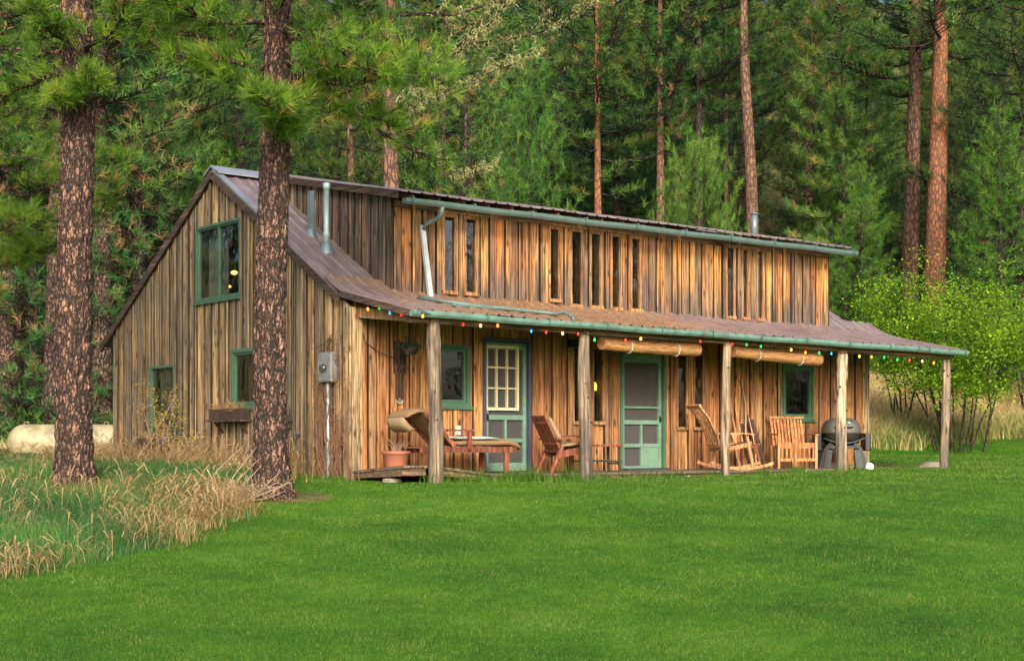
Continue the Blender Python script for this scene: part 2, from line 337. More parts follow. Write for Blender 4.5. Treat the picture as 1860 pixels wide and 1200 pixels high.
def npmesh(name, V, F, T, mat_, parent=None, smooth=False):
    """V (n,3), F (m,k) uniform face size, T (m,)"""
    me = bpy.data.meshes.new(name); n = len(V); m, k = F.shape
    me.vertices.add(n); me.vertices.foreach_set('co', np.ascontiguousarray(V, dtype=np.float32).ravel())
    me.loops.add(m*k); me.loops.foreach_set('vertex_index', np.ascontiguousarray(F, dtype=np.int32).ravel())
    me.polygons.add(m); me.polygons.foreach_set('loop_start', np.arange(0, m*k, k, dtype=np.int32))
    me.update(calc_edges=True)
    a = me.attributes.new('tone', 'FLOAT', 'FACE'); a.data.foreach_set('value', np.clip(T, 0, 1).astype(np.float32))
    me.materials.append(mat_)
    if smooth: me.polygons.foreach_set('use_smooth', np.ones(m, dtype=bool))
    o = bpy.data.objects.new(name, me); COL.objects.link(o)
    if parent: o.parent = parent
    return o
def tag(o, label=None, cat=None, group=None, kind=None):
    if label: o['label'] = label
    if cat: o['category'] = cat
    if group: o['group'] = group
    if kind: o['kind'] = kind
    return o
def empty(name, loc, rz=0):
    o = bpy.data.objects.new(name, None); COL.objects.link(o); o.location = loc; o.rotation_euler = (0, 0, rz); return o
def copy_tree(o, parent=None):
    c = o.copy(); COL.objects.link(c)
    if parent: c.parent = parent
    for ch in [q for q in bpy.data.objects if q.parent == o and q is not c]: copy_tree(ch, c)
    return c

# ---------------------------------------------------------------- ground
PHI = math.atan2(.622, .783); CU, SU = math.cos(PHI), math.sin(PHI)
HC = Vector((-2.337, 21.6, 1.05))
def H(s, w, h=0): return Vector((HC.x+CU*s-SU*w, HC.y+SU*s+CU*w, HC.z+h))
def sstep(a, b, x):
    t = np.clip((x-a)/(b-a), 0, 1); return t*t*(3-2*t)
def ground(x, y):
    x = np.asarray(x, float); y = np.asarray(y, float)
    z = .08*(y-8)
    z = np.minimum(z, 1.02)-.02*np.exp(-((y-20.75)/1.2)**2)
    z = z + .012*np.clip(y-22, 0, 20)
    z = np.where(y < 8, .05*(y-8), z)
    right = sstep(-2, 8, x)
    z = z + right*np.clip(y-38, 0, 10)*.19
    z = z + .07*np.clip(y-44, 0, 14) + .36*np.clip(y-56, 0, 220)
    z = z + .10*np.clip(-x-9, 0, 30)*sstep(30, 50, y)
    z = z + (.25*np.sin(x*.21+1)*np.cos(y*.17)+.5*np.sin(x*.07+y*.05))*sstep(42, 60, y)
    z = z + .012*np.sin(x*1.3+.5)*np.sin(y*1.1)+.02*np.sin(x*.5)*np.sin(y*.43+1)
    # shallow hollow beyond the porch end
    z = z - .10*np.exp(-((x-7.0)/1.3)**2-((y-30.0)/1.6)**2)
    return z
def G(x, y): return float(ground(x, y))
def grid(name, xs, ys, mat_):
    X, Y = np.meshgrid(xs, ys); Z = ground(X, Y)
    V = np.stack([X, Y, Z], -1).reshape(-1, 3); nx = len(xs); ny = len(ys)
    i = np.arange(nx-1)[None, :]+np.arange(ny-1)[:, None]*nx; i = i.ravel()
    F = np.stack([i, i+1, i+1+nx, i+nx], -1)
    return npmesh(name, V, F, np.zeros(len(F)), mat_, smooth=True)
m, nt, bs = nodes('ground_cover'); M['ground'] = m
P = pos(nt); sx = N(nt, 'ShaderNodeSeparateXYZ'); nt.links.new(P, sx.inputs[0]); PX, PY = sx.outputs[0], sx.outputs[1]
n1 = nz(nt, P, .55, 5, .6); n2 = nz(nt, P, 4, 5, .65); n3 = nz(nt, P, 45, 4, .7)
lawn = ramp(nt, mth(nt, 'ADD', mth(nt, 'MULTIPLY', n1, .6), mth(nt, 'MULTIPLY', n2, .4)), [(.35, (.02, .075, .006)), (.5, (.045, .135, .008)), (.65, (.09, .20, .012))])
lawn = mix(nt, .8, lawn, ramp(nt, n3, [(.3, (.4, .45, .4)), (.6, (1.1, 1.1, 1.1))]), 'MULTIPLY')
soil = ramp(nt, n2, [(.3, (.05, .032, .02)), (.5, (.13, .08, .045)), (.7, (.22, .14, .075))])
wildg = ramp(nt, n2, [(.35, (.03, .075, .012)), (.6, (.10, .12, .03)), (.7, (.2, .14, .06))])
forest = ramp(nt, mth(nt, 'ADD', mth(nt, 'MULTIPLY', n1, .5), mth(nt, 'MULTIPLY', n2, .5)), [(.35, (.03, .055, .015)), (.5, (.10, .10, .035)), (.62, (.19, .13, .06)), (.7, (.26, .19, .09))])
# wild corner: left of the line (-3.2,18.5)-(-3.0,16)-(-4.5,12.6)
edge = mth(nt, 'ADD', mth(nt, 'MULTIPLY', mth(nt, 'SUBTRACT', PX, -3.25), 1), mth(nt, 'MULTIPLY', mth(nt, 'SUBTRACT', 15.6, PY), .45))
edge2 = mth(nt, 'MINIMUM', mth(nt, 'MAXIMUM', edge, mth(nt, 'SUBTRACT', PX, -3.25)), edge)
fw = ramp(nt, mth(nt, 'ADD', mth(nt, 'MULTIPLY', mth(nt, 'MAXIMUM', edge, mth(nt, 'SUBTRACT', PX, -3.3)), 1.6), n2), [(.3, (1, 1, 1)), (.7, (0, 0, 0))])
c = mix(nt, fw, lawn, wildg)
def gauss(cx, cy, rx, ry):
    a = mth(nt, 'POWER', mth(nt, 'ABSOLUTE', mth(nt, 'DIVIDE', mth(nt, 'SUBTRACT', PX, cx), rx)), 2)
    b = mth(nt, 'POWER', mth(nt, 'ABSOLUTE', mth(nt, 'DIVIDE', mth(nt, 'SUBTRACT', PY, cy), ry)), 2)
    return mth(nt, 'SUBTRACT', 1, mth(nt, 'ADD', a, b))
for args in ((7.0, 30.0, 1.9, 2.2), (-2.95, 19.0, .75, .7), (-5.7, 19.3, 1.1, 1.2), (-10.5, 33, 8, 8)):
    f = ramp(nt, mth(nt, 'ADD', gauss(*args), mth(nt, 'MULTIPLY', n2, .9)), [(.55, (0, 0, 0)), (.9, (1, 1, 1))])
    c = mix(nt, mth(nt, 'MULTIPLY', f, .8), c, soil)
ff = N(nt, 'ShaderNodeMapRange'); nt.links.new(PY, ff.inputs[0]); ff.inputs[1].default_value = 39; ff.inputs[2].default_value = 44
c = mix(nt, ff.outputs[0], c, forest)
nt.links.new(c, bs.inputs['Base Color']); bs.inputs['Roughness'].default_value = .9; bs.inputs['Specular IOR Level'].default_value = .1
bump(nt, bs, mth(nt, 'ADD', n3, n2), .5, .03)
xs = np.concatenate([np.linspace(-400, -60, 18), np.linspace(-56, 56, 225), np.linspace(60, 400, 18)])
ys = np.concatenate([np.linspace(-300, 0, 16), np.linspace(.5, 60, 180), np.linspace(61, 275, 108)])
tag(grid('ground', xs, ys, M['ground']), kind='structure')

# ---------------------------------------------------------------- foliage helpers (numpy)
rng = np.random.default_rng(11)
def unit(a): return a/np.maximum(np.linalg.norm(a, axis=-1, keepdims=True), 1e-9)
def needles(Pt, D, n, ln, wd, tone, spread=.9, jit=.08, rg=None):
    """Pt (N,3) tuft centres, D (N,3) directions -> triangles"""
    r = rg or rng; k = len(Pt)
    d = unit(D[:, None, :]*(1.0)+r.normal(size=(k, n, 3))*spread)
    L = ln*(.65+.5*r.random((k, n, 1)))
    b = Pt[:, None, :]+d*L*.06+D[:, None, :]*(r.random((k, n, 1))-.6)*ln*.55
    side = unit(np.cross(d, r.normal(size=(k, n, 3))))*wd*.5
    V = np.stack([b-side, b+side, b+d*L], 2).reshape(-1, 3)
    F = np.arange(len(V)).reshape(-1, 3)
    T = (np.repeat(np.asarray(tone)[:, None], n, 1)+r.normal(size=(k, n))*jit).ravel()
    return V, F, T
def wood_tubes(paths, n=5):
    mb = MB()
    for pts, rad in paths: mb.tube(pts, rad, n, .5, caps=False)
    return mb
def pine(name, seed, height, tr, base, cw, nb, needle, nn, wd, mat_, bark, droop=.1, dead=0, tip=.35, twigs=5, spread=.8, curve=0, top_taper=1.0, shape='tall', tonebase=.45):
    rg = np.random.default_rng(seed); random.seed(seed)
    root = empty(name, (0, 0, 0))
    lean = rg.normal(size=2)*.012
    def axis(z): return np.array([lean[0]*z+curve*math.sin(z*.35), lean[1]*z+curve*.6*math.cos(z*.3)-curve*.6, z])
    tp = []; trr = []
    for i in range(15):
        z = height*i/14; tp.append(axis(z)); trr.append(tr*(1-.93*(i/14)**1.15)*(1.25 if i == 0 else 1))
    paths = []; PT = []; DR = []; TN = []
    for i in range(nb):
        f = base+(1-base)*((i+rg.random())/nb)**.9; z = height*min(f, .985)
        rel = (f-base)/(1-base)
        if shape == 'cone': L = cw*(1-rel)**.85*(.75+.4*rg.random())+.25
        elif shape == 'round': L = cw*math.sqrt(max(.03, 1-(rel*1.0)**2.2))*(.75+.35*rg.random())
        else: L = cw*(math.sin(math.pi*min(1, .18+.8*rel))**.7)*(.45+.7*rg.random())+.3
        az = i*2.399+rg.normal()*.4
        up = (.05+.75*rel**1.5)-droop*(1-rel)
        a = np.array([math.cos(az), math.sin(az), 0]); p0 = axis(z); pts = [p0]; segs = 5
        for s_ in range(1, segs+1):
            t = s_/segs; pts.append(p0+a*L*t+np.array([0, 0, L*(up*t-.18*t*(1-t)*2+.22*t*t)])+rg.normal(size=3)*L*.03*t)
        r0 = max(.008, tr*.22*(L/cw)); paths.append((pts, [r0*(1-.8*k/segs) for k in range(segs+1)]))
        deadb = rg.random() < dead*(1-rel)**2
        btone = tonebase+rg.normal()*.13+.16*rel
        if deadb and rg.random() < .7: continue
        side = np.array([-a[1], a[0], 0])
        nt_ = max(3, int(twigs*L/cw*3.2))
        for j in range(nt_):
            t = .28+.72*(j+rg.random())/nt_; q = p0+(pts[segs]-p0)*t
            k = min(segs-1, int(t*segs)); fr = t*segs-k; q = pts[k]*(1-fr)+pts[k+1]*fr
            sg = 1 if j % 2 else -1
            tl = L*tip*(.35+.65*rg.random())*(1.15-t*.5)
            d = unit(a*.55+side*sg*(.9 if j < nt_-1 else .1)+np.array([0, 0, .25+.35*rg.random()]))
            e = q+d*tl
            paths.append(([q, q+d*tl*.5-np.array([0, 0, tl*.04]), e], [r0*.35, r0*.25, r0*.15]))
            for u in (1.0, .62, .3):
                if u < 1 and tl < needle*1.3*(1/u): continue
                PT.append(q+d*tl*u); dd = unit(d*(.8)+np.array([0, 0, .55])+rg.normal(size=3)*.25); DR.append(dd)
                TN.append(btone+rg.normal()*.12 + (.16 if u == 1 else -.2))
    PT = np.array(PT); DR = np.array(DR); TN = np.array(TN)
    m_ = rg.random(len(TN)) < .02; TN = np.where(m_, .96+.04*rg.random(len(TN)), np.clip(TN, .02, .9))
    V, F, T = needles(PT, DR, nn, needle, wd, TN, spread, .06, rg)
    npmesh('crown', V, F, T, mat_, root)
    wood_tubes(paths, 4).build('branches', M['barkdark'], root, smooth=True)
    MB().tube(tp, trr, 14, .5).build('trunk', bark, root, smooth=True)
    return root
# ---------------------------------------------------------------- the house
LEN, DEP = 11.78, 8.47
house = tag(empty('wooden_house', HC, PHI), 'long weathered board house with brown metal roof, dormer storey and open front porch', 'house')
Pf = lambda a, z, d: (a, -d, z)
Pd = lambda a, z, d: (a, .37-d, z)
Pg = lambda a, z, d: (-d, a, z)
Pr = lambda a, z, d: (LEN+d, a, z)
Pb = lambda a, z, d: (a, DEP+d, z)
Pdl = lambda a, z, d: (.95-d, a, z)
Pdr = lambda a, z, d: (11.13+d, a, z)
def roofh(w):      # main roof surface
    if w > 4.27: return 5.1-.59*(w-4.27)
    return 5.1-.59*(4.27-w)
def porch_h(s, w):  # porch roof surface
    return 2.82-.30*min(1, (.45-w)/.5)*.45-(max(0, -.05-w))*.205-.0062*s+.0
def dorm_h(w): return 4.27+.204*(w+.05)
random.seed(5)
def boards(mb, P, x0, x1, zb, ztop, holes, wmin, wmax, over=.03, bat=None, rag=.0, skip=.0):
    """vertical boards: layer one covers all, layer two lies over the joints"""
    def strip(a, b, d0, d1, tone, zo=0, top=0):
        cuts = sorted({a, b, *[q for h in holes for q in h[:2] if a < q < b]})
        for u, v in zip(cuts, cuts[1:]):
            if v-u < .004: continue
            mid = (u+v)/2; segs = [(zb+zo, None)]
            zs = zb+zo; out = []
            for h in sorted([h for h in holes if h[0] < mid < h[1]], key=lambda q: q[2]):
                if h[2] > zs: out.append((zs, h[2]))
                zs = max(zs, h[3])
            out.append((zs, None))
            for lo, hi in out:
                ha = ztop(u)-top if hi is None else hi; hb = ztop(v)-top if hi is None else hi
                if max(ha, hb)-lo < .02: continue
                ha = max(ha, lo+.01); hb = max(hb, lo+.01)
                p = [P(u, lo, d0), P(v, lo, d0), P(v, lo, d1), P(u, lo, d1), P(u, ha, d0), P(v, hb, d0), P(v, hb, d1), P(u, ha, d1)]
                mb.hexa(p, tone); mb.t[-3] = 2.+tone; mb.t[-1] = 2.+tone  # tone flag: side faces get the painted gap shade
    x = x0; narrow = False
    while x < x1-.02:
        w = random.uniform(*bat) if (narrow and bat) else random.uniform(wmin, wmax); e = min(x+w, x1)
        if x1-e < .05: e = x1
        g = random.uniform(.012, .028); pr = (over if narrow else 0)+random.random()*.014
        strip(x, e-g, .010, .042+pr, random.random(), random.uniform(-rag, rag*.5), .004)
        if random.random() < .22:      # a split or knot hole shows as a short dark gap: board in two lengths
            pass
        x = e; narrow = (not narrow) if random.random() > skip else narrow
    return mb
def backing(P, x0, x1, zb, ztop, holes, name='building_paper'):
    mb = MB(); cuts = sorted({x0, x1, *[q for h in holes for q in h[:2]], *[x0+(x1-x0)*i/24 for i in range(25)]})
    for u, v in zip(cuts, cuts[1:]):
        mid = (u+v)/2; zs = zb; out = []
        for h in sorted([h for h in holes if h[0] < mid < h[1]], key=lambda q: q[2]):
            out.append((zs, h[2])); zs = max(zs, h[3])
        out.append((zs, None))
        for lo, hi in out:
            ha = ztop(u)-.01 if hi is None else hi; hb = ztop(v)-.01 if hi is None else hi
            if max(ha, hb)-lo < .02: continue
            mb.hexa([P(u, lo, 0), P(v, lo, 0), P(v, lo, .008), P(u, lo, .008), P(u, ha, 0), P(v, hb, 0), P(v, hb, .008), P(u, ha, .008)], .5)
    return mb.build(name, M['tar'], house)
M['tar'] = paint('tar_paper', (.022, .018, .015), .9, .2)
slitA = [(4.23, 4.42, .87, 2.06), (4.66, 4.86, .87, 2.06)]
slitB = [(6.62, 6.82, .79, 2.05), (7.03, 7.23, .79, 2.05)]
holesF = [(1.44, 2.10, 1.08, 2.02), (2.36, 3.33, .04, 2.17), (5.28, 6.31, .02, 2.08), (9.36, 10.23, .95, 1.97)]+slitA+slitB
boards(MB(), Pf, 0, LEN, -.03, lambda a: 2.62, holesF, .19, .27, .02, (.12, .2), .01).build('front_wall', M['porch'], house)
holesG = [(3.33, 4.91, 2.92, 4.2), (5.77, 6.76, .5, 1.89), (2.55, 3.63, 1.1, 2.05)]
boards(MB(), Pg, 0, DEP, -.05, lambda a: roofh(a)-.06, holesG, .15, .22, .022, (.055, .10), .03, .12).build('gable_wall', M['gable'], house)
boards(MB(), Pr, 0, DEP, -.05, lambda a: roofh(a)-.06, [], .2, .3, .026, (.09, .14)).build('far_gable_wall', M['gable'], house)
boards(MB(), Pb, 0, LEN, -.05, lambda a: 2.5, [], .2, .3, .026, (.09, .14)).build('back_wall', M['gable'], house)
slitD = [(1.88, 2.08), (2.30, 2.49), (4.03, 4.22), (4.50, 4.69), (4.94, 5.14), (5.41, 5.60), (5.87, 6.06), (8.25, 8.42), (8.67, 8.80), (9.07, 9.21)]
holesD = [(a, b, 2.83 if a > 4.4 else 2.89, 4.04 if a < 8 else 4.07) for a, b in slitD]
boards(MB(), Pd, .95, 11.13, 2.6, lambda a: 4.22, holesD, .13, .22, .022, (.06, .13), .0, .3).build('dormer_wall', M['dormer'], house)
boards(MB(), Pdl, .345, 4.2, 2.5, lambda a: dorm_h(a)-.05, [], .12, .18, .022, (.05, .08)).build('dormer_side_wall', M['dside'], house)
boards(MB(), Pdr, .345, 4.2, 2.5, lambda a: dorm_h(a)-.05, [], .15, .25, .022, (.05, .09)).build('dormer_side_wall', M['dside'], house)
backing(Pf, 0, LEN, -.03, lambda a: 2.62, holesF); backing(Pg, 0, DEP, -.05, lambda a: roofh(a)-.06, holesG)
backing(Pd, .95, 11.13, 2.6, lambda a: 4.22, holesD); backing(Pdl, .345, 4.2, 2.5, lambda a: dorm_h(a)-.05, [])
# corner boards
MB().box(-.085, -.062, -.06, .12, -.08, 2.50, .2).build('corner_board', M['gable'], house)
MB().box(-.06, .12, -.088, -.064, -.03, 2.5, .7).build('corner_board', M['gable'], house)
MB().box(LEN-.12, LEN+.08, -.088, -.064, -.03, 2.45, .4).build('corner_board', M['gable'], house)
# dark interior shell
mb = MB(); mb.box(.06, LEN-.06, .1, DEP-.06, -.02, .03).box(.06, LEN-.06, .42, DEP-.1, 2.44, 2.5).box(.06, LEN-.06, 3.2, 3.26, .03, 2.4)
mb.box(.9, 11.1, 2.4, 2.46, 2.5, 4.6); mb.build('interior', M['dark'], house)
# roofs: ribbed sheet
def sheet(xs0, xs1, ws, hf, pitch=.235, rib=.022, th=.012):
    mb = MB(); prof = []; x = xs0
    while x < xs1:
        for dx, dz in ((0, 0), (pitch*.42, 0), (pitch*.5, rib), (pitch*.6, rib), (pitch*.68, 0)):
            if x+dx <= xs1: prof.append((x+dx, dz))
        x += pitch
    prof.append((xs1, 0)); n = len(prof)
    V = []
    for w in ws:
        for x, dz in prof:
            dd = .006*math.sin(x*2.1+w)+.004*math.sin(x*5.3)
            V.append((x, w, hf(x, w)+dz+dd))
    k = len(V); V += [(a, b, c_-th) for a, b, c_ in V]; F = []
    m_ = len(ws)
    for i in range(m_-1):
        for j in range(n-1):
            a = i*n+j; F.append((a, a+1, a+1+n, a+n)); F.append((k+a+n, k+a+1+n, k+a+1, k+a))
    for i in range(m_-1):
        for a in (i*n, i*n+n-1): F.append((a, a+n, k+a+n, k+a))
    for j in range(n-1):
        for a in (j, (m_-1)*n+j): F.append((a, a+1, k+a+1, k+a))
    return mb.add(V, F, .5)
sheet(-.11, 11.95, [.30, 1, 2, 3, 4.27], lambda x, w: roofh(w)+.01).build('front_roof', M['roof'], house)
sheet(-.11, 11.95, [4.27, 6, 8, 8.92], lambda x, w: roofh(w)+.01).build('back_roof', M['roof'], house)
def porchf(x, w):
    t = (.62-w)/1.0
    base = 2.36+.205*(w+1.66)-.0068*x
    if w > -.1:
        u = (w+.1)/.75; base += .19*u*u+.02*u
    return base
_pw = [-1.66, -1.1, -.5, -.1, .1, .3, .5, .62]
sheet(-.11, 12.8, _pw, porchf).build('porch_roof', M['porchroof'], house)
sheet(.78, 11.32, [-.14, 1, 2.5, 4.3], lambda x, w: dorm_h(w)+.02).build('dormer_roof', M['roof'], house)
mb = MB(); # ridge cap and gable edge flashing
for s0, s1 in ((-.12, 11.97),):
    mb.hexa([(s0, 4.0, 5.02), (s1, 4.0, 5.02), (s1, 4.27, 5.16), (s0, 4.27, 5.16), (s0, 4.0, 5.05), (s1, 4.0, 5.05), (s1, 4.27, 5.19), (s0, 4.27, 5.19)], .5)
    mb.hexa([(s0, 4.27, 5.16), (s1, 4.27, 5.16), (s1, 4.54, 5.02), (s0, 4.54, 5.02), (s0, 4.27, 5.19), (s1, 4.27, 5.19), (s1, 4.54, 5.05), (s0, 4.54, 5.05)], .5)
mb.build('ridge_cap', M['capmetal'], house)
mb = MB(); mb.beam((-.06, 2.5, roofh(2.5)+.04), (-.06, 4.2, roofh(4.2)+.04), .12, .03); mb.build('gable_flashing', M['capmetal'], house)
for p, q, w_, h_ in (((-.105, .2, roofh(.2)-.07), (-.105, 4.27, 5.03), .035, .12), ((-.105, 8.9, roofh(8.9)-.06), (-.105, 4.27, 5.04), .04, .13),
        ((-.10, -1.6, porchf(0, -1.6)-.06), (-.10, .2, porchf(0, .2)-.07), .035, .09), ((11.93, .2, roofh(.2)-.07), (11.93, 4.27, 5.03), .035, .12),
        ((.80, 0, dorm_h(0)-.05), (.80, 4.25, dorm_h(4.25)-.05), .03, .10), ((12.78, -1.6, porchf(12.7, -1.6)-.06), (12.78, .1, porchf(12.7, .1)-.07), .035, .09)):
    MB().beam(p, q, w_, h_).build('verge_board', M['verge'], house)
# rafters of porch (their undersides show) and dormer tails
r0 = None
for i in range(14):
    s_ = .35+i*.93; mb = MB(); mb.beam((s_, -1.58, porchf(s_, -1.58)-.065), (s_, .0, porchf(s_, 0)-.075), .045, .09); mb.build('porch_rafter', M['fascia'], house)
for i in range(22):
    s_ = 1.05+i*.478; MB().beam((s_, -.04, dorm_h(-.04)-.06), (s_, .5, dorm_h(.5)-.06), .045, .085).build('rafter_tail', M['fascia'], house)
mb = MB(); mb.box(.95, 11.13, .30, .342, 4.10, 4.21, .5); mb.build('dormer_fascia', M['fascia'], house)
def bx(h): return lambda x: h
# beam on the posts, end beams, soffit boards
def tilt(mb, x0, x1, y0, y1, h0, h1, th, tone=None):
    mb.hexa([(x0, y0, h0), (x1, y0, h1), (x1, y1, h1), (x0, y1, h0), (x0, y0, h0+th), (x1, y0, h1+th), (x1, y1, h1+th), (x0, y1, h0+th)], tone)
mb = MB(); tilt(mb, .0, 12.62, -1.50, -1.38, 2.19, 2.115, .12); mb.build('porch_beam', M['fascia'], house)
mb = MB(); tilt(mb, -.05, 12.7, -1.60, -1.575, 2.25, 2.17, .085); mb.build('porch_fascia', M['trim'], house)
mb = MB(); mb.beam((.06, -1.38, 2.28), (.06, -.06, 2.42), .05, .14); mb.build('end_beam', M['porch'], house)
# gutters: half-open trough
def gutter(name, x0, x1, y, h0, h1, mat_, parent, r=.058):
    mb = MB(); prof = [(0, .055), (-.004, -.03), (-.03, -.055), (-.085, -.055), (-.115, -.01), (-.118, .05), (-.124, .055), (-.130, .045), (-.122, -.018), (-.09, -.063), (-.028, -.063), (.004, -.034), (.006, .055)]
    prof = [(a*.85, b*.72) for a, b in prof]; n = len(prof); V = []; K = 24
    for i in range(K+1):
        x = x0+(x1-x0)*i/K; h = h0+(h1-h0)*i/K+.006*math.sin(i*1.3)
        V += [(x, y+a, h+b) for a, b in prof]
    F = [(i*n+j, i*n+(j+1) % n, (i+1)*n+(j+1) % n, (i+1)*n+j) for i in range(K) for j in range(n)]
    F += [tuple(range(6)), tuple(K*n+k for k in range(6))]
    mb.add(V, F, .5)
    g = mb.build(name, mat_, parent)
    L = x1-x0; q = int(L/1.15)
    for i in range(q+1):
        x = x0+.12+(L-.24)*i/q; h = h0+(h1-h0)*(x-x0)/L
        MB().box(x-.012, x+.012, y-.136, y+.01, h+.05, h+.062).box(x-.012, x+.012, y-.138, y-.131, h-.03, h+.062).build('gutter_bracket', M['gutterd'], g)
    return g
gutter('porch_gutter', -.1, 12.77, -1.62, 2.30, 2.225, M['gutter'], house)
gutter('dormer_gutter', .83, 11.4, -.08, 4.13, 4.17, M['gutterd'], house)
# downspouts
mb = MB(); mb.tube([(1.52, -.14, 4.12), (1.52, -.13, 4.0), (1.51, .0, 3.93), (1.46, .18, 3.88), (1.44, .25, 3.8)], .036, 10, .5); a = mb.build('downspout', M['gutterd'], house, True)
mb = MB(); mb.beam((1.43, .27, 3.86), (1.56, .22, 2.74), .075, .055, (0, 1, 0)); mb.build('lower_pipe', M['dspout'], a)
pts = [(x, w, porchf(x, w)+.05) for x, w in ((.95, -.3), (1.2, -.65), (1.5, -.9), (2.1, -1.05), (2.7, -1.2), (2.80, -1.28))]+[(2.82, -1.5, porchf(2.8, -1.5)+.10), (2.83, -1.66, 2.40), (2.83, -1.68, 2.30)]
MB().tube(pts, .028, 10, .5).build('roof_drain_pipe', M['gutterd'], house, True)
MB().beam((3.0-.9, -1.0, porchf(2, -1.0)+.04), (1.1, -.95, porchf(1, -.95)+.04), .05, .04).build('roof_pole', M['gutterd'], house)
# vents and stove pipe
mb = MB(); mb.lathe([(0, 0), (.046, 0), (.046, .45), (.053, .46), (.053, .52), (.046, .53), (.046, 1.2), (.058, 1.21), (.058, 1.29), (0, 1.31)], 14, (.52, 1.58, roofh(1.58)-.22)); a = mb.build('vent_pipe', M['galv'], house, True)
MB().lathe([(.14, -.10), (.13, 0), (.08, .13), (.06, .16)], 14, (.52, 1.58, roofh(1.58)-.02)).build('collar', M['darkpipe'], a, True)
mb = MB(); mb.box(.52, .60, 2.08, 2.16, roofh(2.1)-.12, roofh(2.1)+.72); a = mb.build('vent_pipe', M['darkpipe'], house)
MB().lathe([(.12, -.08), (.11, 0), (.07, .1), (.05, .13)], 12, (.56, 2.12, roofh(2.1)-.02)).build('collar', M['darkpipe'], a, True)
mb = MB(); mb.lathe([(0, 0), (.065, 0), (.065, .44), (0, .44)], 12, (10.35, 1.55, dorm_h(1.55)-.02)); a = mb.build('stove_pipe', M['darkpipe'], house, True)
MB().lathe([(.0, .46), (.10, .43), (.10, .42), (0, .42)], 12, (10.35, 1.55, dorm_h(1.55)+.02)).build('rain_cap', M['darkpipe'], a, True)
# posts
psts = [(.45, 2.25, .20, (.1, .02)), (3.25, 2.21, .19, (0, 0)), (6.35, 2.17, .15, (-.03, -.02)), (9.32, 2.14, .19, (-.05, .05)), (12.4, 2.10, .16, (-.02, .10))]
for i, (s_, h, r, (l0, l1)) in enumerate(psts):
    random.seed(40+i); pts = []; rr = []; K = 22; n = 14
    mb = MB(); V = []; F = []
    b0 = -.16
    for k in range(K+1):
        t = k/K; z = b0+(h-b0)*t; rad = r/2*(1.08-.16*t)*(1+.05*math.sin(t*9+i*2)+(.10 if random.random() < .12 else 0))
        cx = s_+(l0*(t-.5)*.5)*-1+.018*math.sin(t*5+i); cy = -1.45+.012*math.cos(t*4+i*3)
        for j in range(n):
            a = 2*math.pi*j/n; q = rad*(1+.04*math.sin(3*a+i+t*2)+random.uniform(-.012, .012))
            V.append((cx+q*math.cos(a), cy+q*math.sin(a), z))
    for k in range(K):
        for j in range(n): F.append((k*n+j, k*n+(j+1) % n, (k+1)*n+(j+1) % n, (k+1)*n+j))
    F += [tuple(range(n)), tuple(K*n+j for j in range(n))]
    mb.add(V, F, .13+.19*i)
    p = mb.build('porch_post', M['log%d' % i] if 'log%d' % i in M else M['log'], house, True)
    random.seed(60+i)
    for q in range(3):
        a = random.uniform(3.4, 5.6); z = random.uniform(.3, 1.9)
        MB().tube([(s_+math.cos(a)*r*.35, -1.45+math.sin(a)*r*.35, z), (s_+math.cos(a)*r*.62, -1.45+math.sin(a)*r*.62, z+.02)], [.018, .012], 6, .9).build('branch_stub', M['dkwood'], p)
# deck
def deckh(s, w):
    t = max(0, 1-(s-.2)/1.7); return .055+.15*(t*t*(3-2*t) if t < 1 else 1)*(.35+.65*min(1, -w/1.35))
mb = MB(); x = -.05; random.seed(8)
while x < 9.35:
    w = random.uniform(.13, .16); e = min(x+w, 9.4); f = -1.36-random.uniform(0, .03)
    q = []
    for hh in (-.035, 0):
        for (a, b) in ((x, f), (e-.008, f), (e-.008, -.03), (x, -.03)): q.append((a, b, deckh(a, b)+hh))
    mb.hexa(q); x = e
mb.build('porch_deck', M['deck'], house)
mb = MB()
mb.hexa([(-.03, -1.34, deckh(0, -1.35)-.14), (.37, -1.34, deckh(.4, -1.35)-.14), (.37, -1.30, deckh(.4, -1.35)-.14), (-.03, -1.30, deckh(0, -1.35)-.14), (-.03, -1.34, deckh(0, -1.35)-.037), (.37, -1.34, deckh(.4, -1.35)-.037), (.37, -1.30, deckh(.4, -1.35)-.037), (-.03, -1.30, deckh(0, -1.35)-.037)])
mb.hexa([(-.035, -1.30, deckh(0, -1.35)-.15), (0.0, -1.30, deckh(0, -1.35)-.15), (0, -.05, .0), (-.035, -.05, .0), (-.035, -1.30, deckh(0, -1.35)-.037), (0, -1.30, deckh(0, -1.35)-.037), (0, -.05, .06), (-.035, -.05, .06)])
mb.hexa([(.55, -1.34, .06), (1.8, -1.34, -.06), (1.8, -1.30, -.06), (.55, -1.30, .06), (.55, -1.34, deckh(.55, -1.35)-.037), (1.8, -1.34, deckh(1.8, -1.35)-.037), (1.8, -1.30, deckh(1.8, -1.35)-.037), (.55, -1.30, deckh(.55, -1.35)-.037)])
mb.box(1.8, 9.3, -1.33, -1.29, -.05, .018); mb.build('deck_skirt', M['fascia'], house)
for i, (s_, w) in enumerate(((.06, -.95), (3.1, -1.2), (5.6, -1.2))):
    mb = MB(); mb.lathe([(0, -.12), (.13, -.12), (.15, -.05), (.13, .015), (0, .02)], 9, (s_, w, 0)); mb.build('foundation_stone', M['stone'], house, True)

